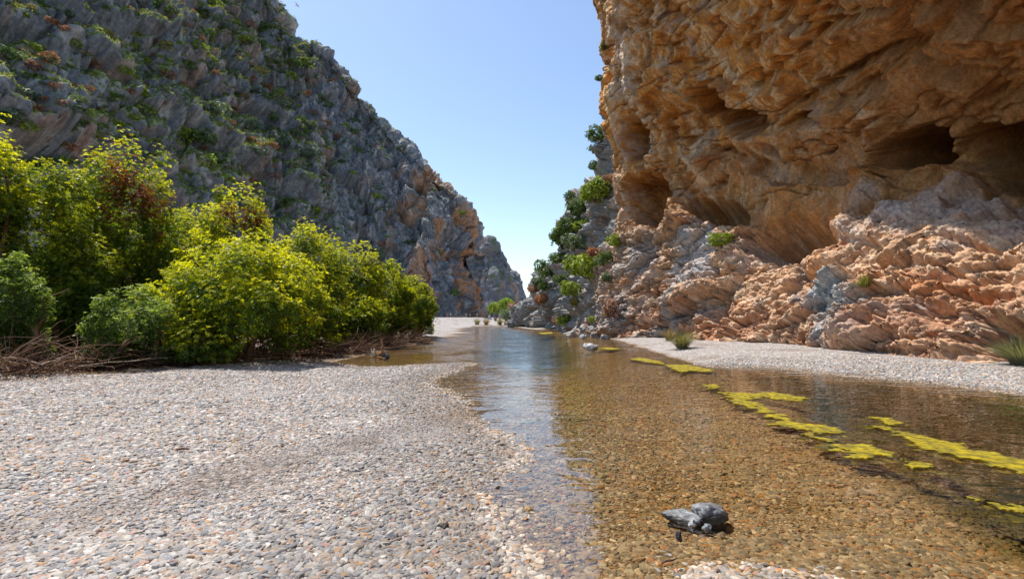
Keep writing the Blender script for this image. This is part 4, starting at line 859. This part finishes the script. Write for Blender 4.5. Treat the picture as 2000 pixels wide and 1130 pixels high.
# ------------------------------------------------------------------ GRASS TUFTS
def tuft(label, p, r, h, n, cols, seed, droop=.5, name='grass_tuft', group='grass tufts by the river'):
    rng = np.random.default_rng(seed); V = []; F = []; Cc = []; k = 0
    for i in range(n):
        a = rng.uniform(0, 6.28); b = np.array([math.cos(a), math.sin(a), 0]); s0 = b * r * .28 * rng.random() ** .5; out = rng.random() ** .7
        L_ = h * rng.uniform(.6, 1.15); w_ = rng.uniform(.0025, .005) * (1 + h * 1.2); side = np.array([-b[1], b[0], 0]); col = cols[rng.integers(len(cols))] * rng.uniform(.75, 1.25)
        for j in range(6):
            t = j / 5; q = s0 + b * (r * out * (t ** 1.2)) + np.array([0, 0, L_ * (t - droop * out * t * t)]); ww = w_ * (1 - t ** 2 * .85)
            V += [q - side * ww, q + side * ww]; Cc += [col, col]
            if j: F.append((k - 2, k - 1, k + 1, k)); 
            k += 2
    o = link(name, mesh_np(name, V, F, np.array(Cc), smooth=False), M_GRASS); o.location = p; tag(o, label, 'grass tuft', group); return o
GC = [np.array(x) for x in [(.12, .15, .06), (.22, .22, .10), (.35, .30, .18), (.17, .16, .07)]]
GD = [np.array(x) for x in [(.25, .18, .10), (.34, .26, .15), (.18, .14, .07)]]
GG = [np.array(x) for x in [(.10, .13, .06), (.16, .19, .10), (.24, .25, .16), (.30, .29, .2)]]
def on_bank(u, v, z=.25):
    p = grd(u, v, z)
    for _ in range(6): p = grd(u, v, gh(p[0], p[1]))
    return p
tuft('bushy olive grass tuft on the pale gravel bar right of the pool', on_bank(1332, 680), .8, .85, 600, GC, 1)
tuft('straw-coloured grass tuft against the rock behind the olive tuft', on_bank(1308, 664), .75, .8, 350, GD, 2)
tuft('small dry grass tuft at the cliff foot right of the straw tuft', on_bank(1352, 663), .6, .6, 220, GD, 3)
tuft('large grey-green spiky tuft at the right edge under the cliff', on_bank(2000, 712), .9, .85, 900, GG, 4)
h = pick(U_rc, V_rc, Z_rc, RC, N_rc, 1682, 560, 9); p = h[0] + h[1] * .1
tuft('bright green grass tuft growing out of a crack in the orange rock', p, .42, .62, 420, [np.array(x) for x in [(.16, .24, .04), (.26, .30, .07), (.34, .30, .12)]], 5, .9)
for i, (u, v, s_, lb) in enumerate([(932, 636, 1.7, 'brownish reed clump at the left end of the far sandbank'), (950, 633, 1.9, 'dark reed clump near the middle of the far sandbank'), (976, 631, 1.9, 'ochre reed clump right of the far sandbank middle'), (988, 635, 1.2, 'small reed clump at the right end of the far sandbank')]):
    p = grd(u, v + 3, .0); p = np.array([p[0] * min(1, 98 / p[1]), min(p[1], 98), 0]); p = np.array([(u - 1000) / 1000 * 97, 97., gh((u - 1000) / 1000 * 97, 97.)]); tuft(lb, p, s_ * .7, s_, 260, GD if i % 2 else GC, 10 + i, group='reed clumps on the far sandbank', name='reed_clump')

# ------------------------------------------------------------------ ROCKS
def rock(name, label, p, size, seed, col=(.2, .21, .22), rz=0, cut=.6, group=None, cat='rock', sub=5, wet=None, rough=.35):
    bpy_me = bpy.data.meshes.new(name); import bmesh; bm = bmesh.new(); bmesh.ops.create_icosphere(bm, subdivisions=sub, radius=1); bm.to_mesh(bpy_me); bm.free()
    V = np.empty(len(bpy_me.vertices) * 3, np.float32); bpy_me.vertices.foreach_get('co', V); V = V.reshape(-1, 3); Fv = np.empty(len(bpy_me.loops), np.int32); bpy_me.loops.foreach_get('vertex_index', Fv); bpy.data.meshes.remove(bpy_me)
    f1, e1 = facets(V * 1.1 + seed * 3.7, 1); f2, e2 = facets(V * 2.6 + seed * 1.7, 2)
    k = 1 + rough * f1 + .10 * f2 + .25 * fbm(V * .9 + seed, 3) + .03 * fbm(V * 6, 3) - .05 * np.exp(-e1 * 12)
    rg_ = np.random.default_rng(seed)
    Vn = V * k[:, None]
    for _ in range(5):   # planar breaks
        n_ = rg_.normal(size=3); n_ /= np.linalg.norm(n_); s_ = np.maximum((Vn @ n_) - cut * rg_.uniform(.9, 1.3), 0); Vn = Vn - n_ * (s_ * .85)[:, None]
    c = np.tile(np.array(col), (len(V), 1)); c = lerp(c, np.array(col) * 1.6, sstep(.0, .5, fbm(V * 2.5 + seed, 4))); c = lerp(c, np.array(col) * .5, sstep(.1, .5, fbm(V * 3 + 9 + seed, 4)))
    Vn = Vn * np.array(size)
    if wet is not None: c = lerp(c, np.array(col) * np.array([.35, .28, .2]), sstep(wet + .02, wet - .01, Vn[:, 2]))
    o = link(name, mesh_np(name, Vn, Fv.reshape(-1, 3), c), M_ROCK); o.location = p; o.rotation_euler = (0, 0, rz); tag(o, label, cat, group); return o
q = grd(1388, 1004, .03); rock('river_rock', 'larger rounded grey rock standing wet in the shallows', (q[0], q[1], .02), (.16, .12, .095), 3, (.17, .175, .18), rz=.5, wet=.035, rough=.15, cut=.75, group='grey rocks in the shallows')
q = grd(1337, 1006, .03); rock('river_rock', 'low flat grey rock touching the larger rock on its left', (q[0], q[1], .0), (.165, .08, .06), 8, (.18, .185, .19), rz=-.45, wet=.025, group='grey rocks in the shallows', cut=.8, rough=.2)
q = grd(1381, 1028, .01); rock('river_rock', 'small grey stone at the foot of the larger wet rock', (q[0], q[1], .0), (.035, .03, .028), 5, group='grey rocks in the shallows', sub=4)
q = grd(1352, 1022, .01); rock('river_rock', 'small pale stone below the low flat rock', (q[0], q[1], .01), (.032, .028, .03), 6, (.36, .36, .35), group='grey rocks in the shallows', sub=4)
q = grd(1327, 1052, .01); rock('river_rock', 'small black pointed stone just in front of the grey rocks', (q[0], q[1], .02), (.022, .02, .045), 9, (.035, .033, .04), sub=4, cut=.5)
q = grd(1155, 679, .05); rock('river_rock', 'pale rock breaking the water in the middle of the pool', (q[0], q[1], .06), (.42, .26, .20), 12, (.50, .50, .50), wet=-.05)
for i, (u, v, s_, cc, lb) in enumerate([(1128, 647, .9, .34, 'pale boulder leftmost of the group by the water'), (1141, 641, 1.0, .40, 'whitish boulder second in the group by the water'), (1158, 640, .8, .42, 'white angular boulder on top of the boulder group'), (1152, 650, .8, .22, 'dark boulder in the middle of the boulder group'),
    (1168, 652, .8, .34, 'greyish boulder right of the dark middle boulder'), (1182, 657, .75, .24, 'low dark boulder at the right end of the group'), (1140, 655, .6, .36, 'small pale boulder at the water edge of the group'), (1116, 646, .5, .30, 'small flat boulder left of the whole group')]):
    Y = {0: 42, 1: 43, 2: 42.5}.get(i, 40 if i != 7 else 45); p = at(u, v, Y); p[2] = max(p[2], .02)
    if i not in (1, 2): p = grd(u, v + 3, .05); 
    rock('boulder', lb, (p[0], p[1], p[2]), (.5 * s_, .42 * s_, .36 * s_), 20 + i, (cc, cc, cc * .98), rz=i, group='boulders at the foot of the grey ridge', cat='boulder', sub=4)
for i, (u, v, s_, lb) in enumerate([(1002, 634, 1.3, 'dark boulder leftmost of those beside the far sandbank'), (1014, 632, 1.8, 'big rounded grey boulder beside the far sandbank'), (1024, 635, 1.2, 'pale boulder right of the big rounded one beside the sandbank')]):
    x_ = (u - 1000) / 1000 * 86.; rock('boulder', lb, (x_, 86., .3), (s_, s_ * .8, s_ * .7), 40 + i, (.26, .25, .24), rz=i, group='boulders beside the far sandbank', cat='boulder', sub=4)
for i, (u, v, s_, lb) in enumerate([(1030, 857, .02, 'small dark stone poking above the blue shallows'), (1005, 850, .028, 'brown stone at the edge of the blue shallows'), (982, 869, .03, 'tan stone on the tip of the gravel point'), (1031, 1000, .034, 'ochre stone alone in the bluish shallows'), (865, 1027, .045, 'chunky tan stone lying on the dry pebbles'), (762, 1052, .042, 'pale square-cut stone on the dry pebbles'), ]):
    p = on_bank(u, v, .05); rock('loose_stone', lb, (p[0], p[1], p[2] + s_ * .5), (s_ * 1.15, s_, s_ * .8), 60 + i, [(.07, .065, .06), (.16, .10, .06), (.34, .27, .2), (.35, .22, .09), (.36, .29, .22), (.44, .41, .38), (.24, .235, .23), (.28, .23, .18)][i], rz=i * 1.3, group='larger stones among the pebbles', cat='stone', sub=4)
# driftwood stump and twig
q = grd(745, 699, 0); root = empty('driftwood', (q[0], q[1], 0)); tag(root, 'upright driftwood stump with pale broken branches in the shaded water', 'driftwood')
def dw(name, paths, col):
    T = Tubes(); rg_ = np.random.default_rng(4)
    for pts, r0, r1 in paths:
        pts = np.array(pts, float); tt = catmull(pts, [4] * (len(pts) - 1)); tt[1:-1] += rg_.normal(size=tt[1:-1].shape) * .012; T.add(tt, np.linspace(r0, r1, len(tt)), 7, col)
    link(name, T.mesh(name), M_TWIG, root)
dw('stump', [([(-.02, 0, -.15), (.0, 0, .15), (.03, 0, .4), (-.01, 0, .72)], .06, .035)], (.42, .26, .14))
dw('root', [([(-.25, 0, .02), (-.12, -.05, .12), (0, 0, .2)], .05, .07), ([(0, 0, .15), (-.12, 0, .22), (-.2, 0, .14)], .07, .05), ([(-.15, -.1, .05), (.05, -.15, .03), (.2, -.2, -.02)], .035, .02)], (.38, .21, .10))
dw('branch', [([(-.24, 0, .05), (-.3, 0, .22), (-.26, 0, .36)], .045, .03), ([(-.38, 0, .05), (-.36, 0, .2), (-.40, 0, .34)], .035, .025)], (.72, .66, .56))
o = rock('stone', 'dark stone caught against the stump', (0, 0, 0), (.14, .12, .13), 31, (.10, .11, .12), sub=4); o.parent = root; o.location = (.18, 0, .08)
for k_ in ('category', 'label'): del o[k_]
T = Tubes(); q = on_bank(1308, 1104, .02); T.add([q + [-.05, -.012, .022], q + [-.02, 0, .03], q + [.02, .008, .03], q + [.06, .03, .034]], [.004, .0065, .006, .003], 6, (.07, .045, .035)); o = tag(link('stick', T.mesh('stick'), M_TWIG), 'short dark stick lying on the pebbles near the bottom edge', 'stick')
T = Tubes(); q = on_bank(355, 884, .1); T.add([q + [-.06, 0, .035], q + [0, .004, .045], q + [.07, .01, .04]], [.008, .011, .007], 6, (.12, .05, .035)); tag(link('stick', T.mesh('stick'), M_TWIG), 'reddish stick on the dry gravel bar at the left', 'stick')

# ------------------------------------------------------------------ ALGAE MATS
M_ALG = leaf_mat('yellow algae', .15, .8)
_t = M_ALG.node_tree; _o = _t.nodes['Material Output']; _s = _o.inputs[0].links[0].from_socket; _g = N(_t, 'ShaderNodeNewGeometry'); _n = noise_node(_t, _g.outputs['Position'], 16, 5, .7)
_tr = N(_t, 'ShaderNodeBsdfTransparent'); _m = N(_t, 'ShaderNodeMixShader'); _t.links.new(maprange(_t, _n.outputs[0], .42, .66, .0, .55), _m.inputs[0]); _t.links.new(_s, _m.inputs[1]); _t.links.new(_tr.outputs[0], _m.inputs[2]); _t.links.new(_m.outputs[0], _o.inputs[0])
def algae(label, poly, seed, holes=.0):
    G_ = np.array([grd(u, v)[:2] for u, v in poly]); x0, y0 = G_.min(0) - .25; x1, y1 = G_.max(0) + .25
    st = max(.012, min(.05, (y1 - y0) / 60, )); nx = int(min((x1 - x0) / st, 420)) + 2; ny = int(min((y1 - y0) / st, 420)) + 2
    gx, gy = np.meshgrid(np.linspace(x0, x1, nx), np.linspace(y0, y1, ny), indexing='ij'); X = gx.ravel(); Y = gy.ravel()
    d = np.full(X.shape, 1e9); ins = np.zeros(X.shape, bool)
    for i in range(len(G_)):
        a, b = G_[i], G_[(i + 1) % len(G_)]; e = b - a; t = np.clip(((X - a[0]) * e[0] + (Y - a[1]) * e[1]) / (e @ e + 1e-12), 0, 1)
        d = np.minimum(d, np.hypot(X - a[0] - t * e[0], Y - a[1] - t * e[1])); ins ^= ((a[1] > Y) != (b[1] > Y)) & (X < (b[0] - a[0]) * (Y - a[1]) / (b[1] - a[1] + 1e-12) + a[0])
    d = np.where(ins, d, -d); P3 = np.stack([X, Y, X * 0 + seed], 1)
    f = d + .11 * fbm(P3 * np.array([2.5, 6, 1]), 5, .7) + .04 - holes * np.clip(fbm(P3 * 5 + 9, 3), 0, 1)
    z = np.clip(f / .04, 0, 1) ** .5 * .010 + .005 * fbm(P3 * 22, 3) + .001
    F = grid_faces(nx, ny); ok = (f[F] > 0).all(1); F = F[ok][:, ::-1]
    if len(F) == 0: return
    used = np.unique(F); mp = np.zeros(len(X), int); mp[used] = np.arange(len(used)); F = mp[F]
    c = lerp(np.tile([.47, .36, .010], (len(used), 1)), (.22, .18, .018), sstep(-.15, .35, fbm(P3[used] * 7, 4))); c = lerp(c, (.16, .13, .03), sstep(.12, .4, fbm(P3[used] * 14 + 5, 3)) * .8)
    c = lerp(c, (.17, .155, .022), sstep(.07, .0, f[used] + .03 * fbm(P3[used] * 12, 2)) * .85)
    V = np.stack([X, Y, np.maximum(z, .003)], 1)[used]
    bot = V.copy(); bot[:, 2] = -.004; n = len(V); ce = V.mean(0); ce[2] = 0
    o = link('algae_mat', mesh_np('algae_mat', np.concatenate([V, bot]) - ce, np.concatenate([F, F[:, ::-1] + n]), np.concatenate([c, c * .8])), M_ALG); o.location = ce
    tag(o, label, 'algae', 'yellow algae mats floating on the pool')
    f2 = d + .10 + .22 * fbm(P3 * np.array([2.2, 4.5, 1]) + 30, 5, .75) - .10 * (fbm(P3 * 11, 2) > .2); F = grid_faces(nx, ny); F = F[(f2[F] > 0).all(1)][:, ::-1]; used = np.unique(F); mp = np.zeros(len(X), int); mp[used] = np.arange(len(used)); F = mp[F]
    c = lerp(np.tile([.15, .15, .02], (len(used), 1)), (.30, .26, .02), sstep(-.1, .4, fbm(P3[used] * 6 + 3, 3))); V = np.stack([X, Y, -.02 - .02 * np.abs(fbm(P3 * 8, 2))], 1)[used]; bot = V.copy(); bot[:, 2] -= .006
    link('sunken_fringe', mesh_np('sunken_fringe', np.concatenate([V, bot]) - ce, np.concatenate([F, F[:, ::-1] + len(V)]), np.concatenate([c, c])), M_ALG, o)
algae('thin yellow algae sliver floating farthest upstream by the gravel bar', [(1230, 701), (1250, 698), (1290, 705), (1296, 711), (1262, 707)], 1)
algae('yellow algae patch just below the farthest sliver', [(1298, 712), (1340, 712), (1392, 722), (1388, 726), (1350, 724), (1330, 727), (1312, 719)], 2)
algae('small yellow algae fleck between the two far bands', [(1376, 752), (1398, 750), (1406, 758), (1390, 759)], 3)
algae('long yellow algae band running down the middle of the pool', [(1404, 766), (1450, 765), (1490, 772), (1470, 782), (1510, 802), (1560, 824), (1620, 832), (1654, 842), (1650, 852), (1600, 846), (1560, 838), (1530, 832), (1490, 828), (1520, 824), (1480, 806), (1440, 790)], 4, .25)
algae('narrow yellow algae strip above the long middle band', [(1440, 770), (1500, 766), (1540, 770), (1580, 778), (1560, 784), (1500, 778)], 5, .3)
algae('yellow algae band curving along the near side of the pool', [(1572, 848), (1600, 850), (1640, 866), (1700, 872), (1756, 888), (1750, 895), (1700, 886), (1705, 895), (1670, 893), (1630, 878)], 6, .25)
algae('broad thick yellow algae band reaching the right edge', [(1680, 828), (1720, 830), (1760, 842), (1840, 858), (1920, 880), (2010, 902), (2120, 930), (2120, 948), (2000, 923), (1930, 908), (1860, 890), (1800, 874), (1760, 858), (1740, 843)], 7, .15)
algae('small yellow algae flecks left of the broad band', [(1695, 813), (1730, 816), (1765, 828), (1740, 832), (1715, 822)], 8, .2)
algae('yellow algae strip at the right edge closest to the viewer', [(1915, 978), (1950, 984), (2000, 992), (2060, 1004), (2060, 1018), (1990, 1005), (1950, 994)], 9, .15)
algae('faint yellow algae on the far side near the grey ridge', [(1050, 650), (1078, 648), (1080, 651), (1060, 652.5)], 10)
algae('thin yellow algae trail beside the pale rock in the pool', [(1168, 680), (1190, 678), (1214, 681), (1190, 683)], 11)
algae('sunken yellow-green algae wisps between the two big bands', [(1770, 895), (1800, 898), (1804, 912), (1780, 912)], 12, .3)

# ------------------------------------------------------------------ PEOPLE on the far gravel
def mat1(name, col, rough=.8): return plain_mat(name, col, rough, 12, .12)
SKIN = mat1('sunlit skin', (.45, .27, .19), .6)
def person(label, u, Y, h, top, bottom, hair, pose, seed, face=0.):
    x = (u - 1000) / 1000 * Y; z = gh(x, Y); root = empty('person', (x, Y, z), face); tag(root, label, 'person', 'people on the far gravel')
    s = h / 1.75; st = .16 if pose == 'walk' else .09
    J = {'pel': (0, 0, .95, .125), 'che': (0, .01, 1.25, .135), 'nec': (0, 0, 1.46, .055), 'hea': (0, -.01, 1.60, .085), 'top': (0, 0, 1.70, .075)}
    V = [J['pel'], (0, 0, 1.10, .115), J['che'], J['nec'], J['hea'], J['top']]; E = [(0, 1), (1, 2), (2, 3), (3, 4), (4, 5)]
    for sd in (-1, 1):
        a = sd * (st if pose == 'walk' else .02)
        b = len(V); V += [(sd * .10, 0, .88, .09), (sd * .11, a * .7 - .02, .50, .062), (sd * .11, a * 1.3, .09, .04), (sd * .12, a * 1.3 - .14, .04, .035)]; E += [(0, b), (b, b + 1), (b + 1, b + 2), (b + 2, b + 3)]
        b = len(V); lift = .25 if pose == 'reach' and sd == 1 else 0
        V += [(sd * .19, 0, 1.40, .055), (sd * .25, -.02 - lift * .5, 1.14 + lift * .5, .042), (sd * .24, -.10 - lift, .90 + lift * 1.6, .032), (sd * .24, -.13 - lift, .82 + lift * 1.7, .03)]; E += [(2, b), (b, b + 1), (b + 1, b + 2), (b + 2, b + 3)]
        for f_ in range(5):
            g = len(V); V.append((sd * (.215 + .012 * f_), -.15 - lift - .01 * (f_ % 3), .77 + lift * 1.7 + (.03 if f_ == 0 else 0) - .006 * (2 - abs(f_ - 2)), .008)); E.append((b + 3, g))
    me = bpy.data.meshes.new('body'); me.from_pydata([(v[0] * s, v[1] * s, v[2] * s) for v in V], E, [])
    o = link('body', me, SKIN, root); m = o.modifiers.new('skin', 'SKIN')
    sk = me.skin_vertices[0].data if me.skin_vertices else None
    if sk:
        for i, v in enumerate(V): sk[i].radius = (v[3] * s, v[3] * s * (.8 if i < 3 else 1)); sk[i].use_root = (i == 0)
    m2 = o.modifiers.new('sub', 'SUBSURF'); m2.levels = m2.render_levels = 1
    def shell(name, rings, col):
        Vv_ = []; k = 14
        for (zz, rx, ry) in rings:
            for j in range(k): a = j * 6.283 / k; Vv_.append((rx * math.cos(a) * s, ry * math.sin(a) * s, zz * s))
        F_ = [(i * k + j, i * k + (j + 1) % k, (i + 1) * k + (j + 1) % k, (i + 1) * k + j) for i in range(len(rings) - 1) for j in range(k)]
        link(name, mesh_np(name, Vv_, F_), mat1('cloth', col), root)
    if bottom is not None: shell('shorts', [(.66, .20, .15), (.80, .205, .155), (.98, .175, .14), (1.02, .16, .13)], bottom)
    if top is not None: shell('shirt', [(.96, .18, .145), (1.10, .165, .14), (1.28, .20, .155), (1.42, .19, .12), (1.49, .07, .07)], top)
    shell('hair', [(1.58, .095, .10), (1.66, .10, .105), (1.73, .075, .08), (1.765, .02, .02)], hair)
person('person in a red top, leftmost on the far gravel', 861, 202, 1.2, (.5, .06, .05), (.05, .05, .07), (.04, .03, .02), 'stand', 1)
person('person in a dark top just right of the red-topped one', 867, 206, 1.7, (.04, .10, .12), (.04, .05, .08), (.03, .02, .02), 'stand', 2)
person('bare-chested person with pinkish skin in red shorts', 874, 196, 1.75, None, (.45, .08, .06), (.05, .035, .02), 'stand', 3)
person('person in a white top and red shorts beside the pinkish one', 880, 194, 1.85, (.6, .55, .52), (.5, .04, .04), (.02, .015, .01), 'walk', 4, .6)
person('bare-chested person in pale shorts left of the sandbank', 911, 188, 1.75, None, (.45, .40, .3), (.08, .05, .03), 'reach', 5, .4)
person('person in a light tan top near the far cliff foot', 918, 196, 1.65, (.45, .35, .26), (.3, .25, .2), (.05, .03, .02), 'stand', 6, 1.)
person('person in a white top and dark trousers, rightmost on the far gravel', 932, 196, 1.8, (.65, .65, .66), (.05, .08, .12), (.03, .02, .02), 'walk', 7, 2.)

# bird over the mountain
p = at(580, 11, 60); root = empty('seagull', p); tag(root, 'tiny white bird flying in the blue sky by the mountain top', 'bird')
MW = plain_mat('white feathers', (.75, .75, .75), .8)
T = Tubes(); T.add([(-.22, 0, 0), (-.1, 0, 0), (.05, 0, .01), (.18, 0, .02), (.24, 0, .02)], [.015, .05, .06, .035, .012], 8); link('body', T.mesh('body'), MW, root)
for sd in (-1, 1):
    Vw = [(.08, 0, .02), (-.06, 0, .02), (.10, sd * .25, .10), (-.03, sd * .25, .09), (.04, sd * .55, .05), (-.01, sd * .55, .05)]; Vw += [(a, b, c_ - .012) for a, b, c_ in Vw]
    link('wing', mesh_np('wing', Vw, [(0, 1, 3, 2), (2, 3, 5, 4), (6, 8, 9, 7), (8, 10, 11, 9), (0, 2, 8, 6), (2, 4, 10, 8), (1, 7, 9, 3), (3, 9, 11, 5), (4, 5, 11, 10)]), MW, root)
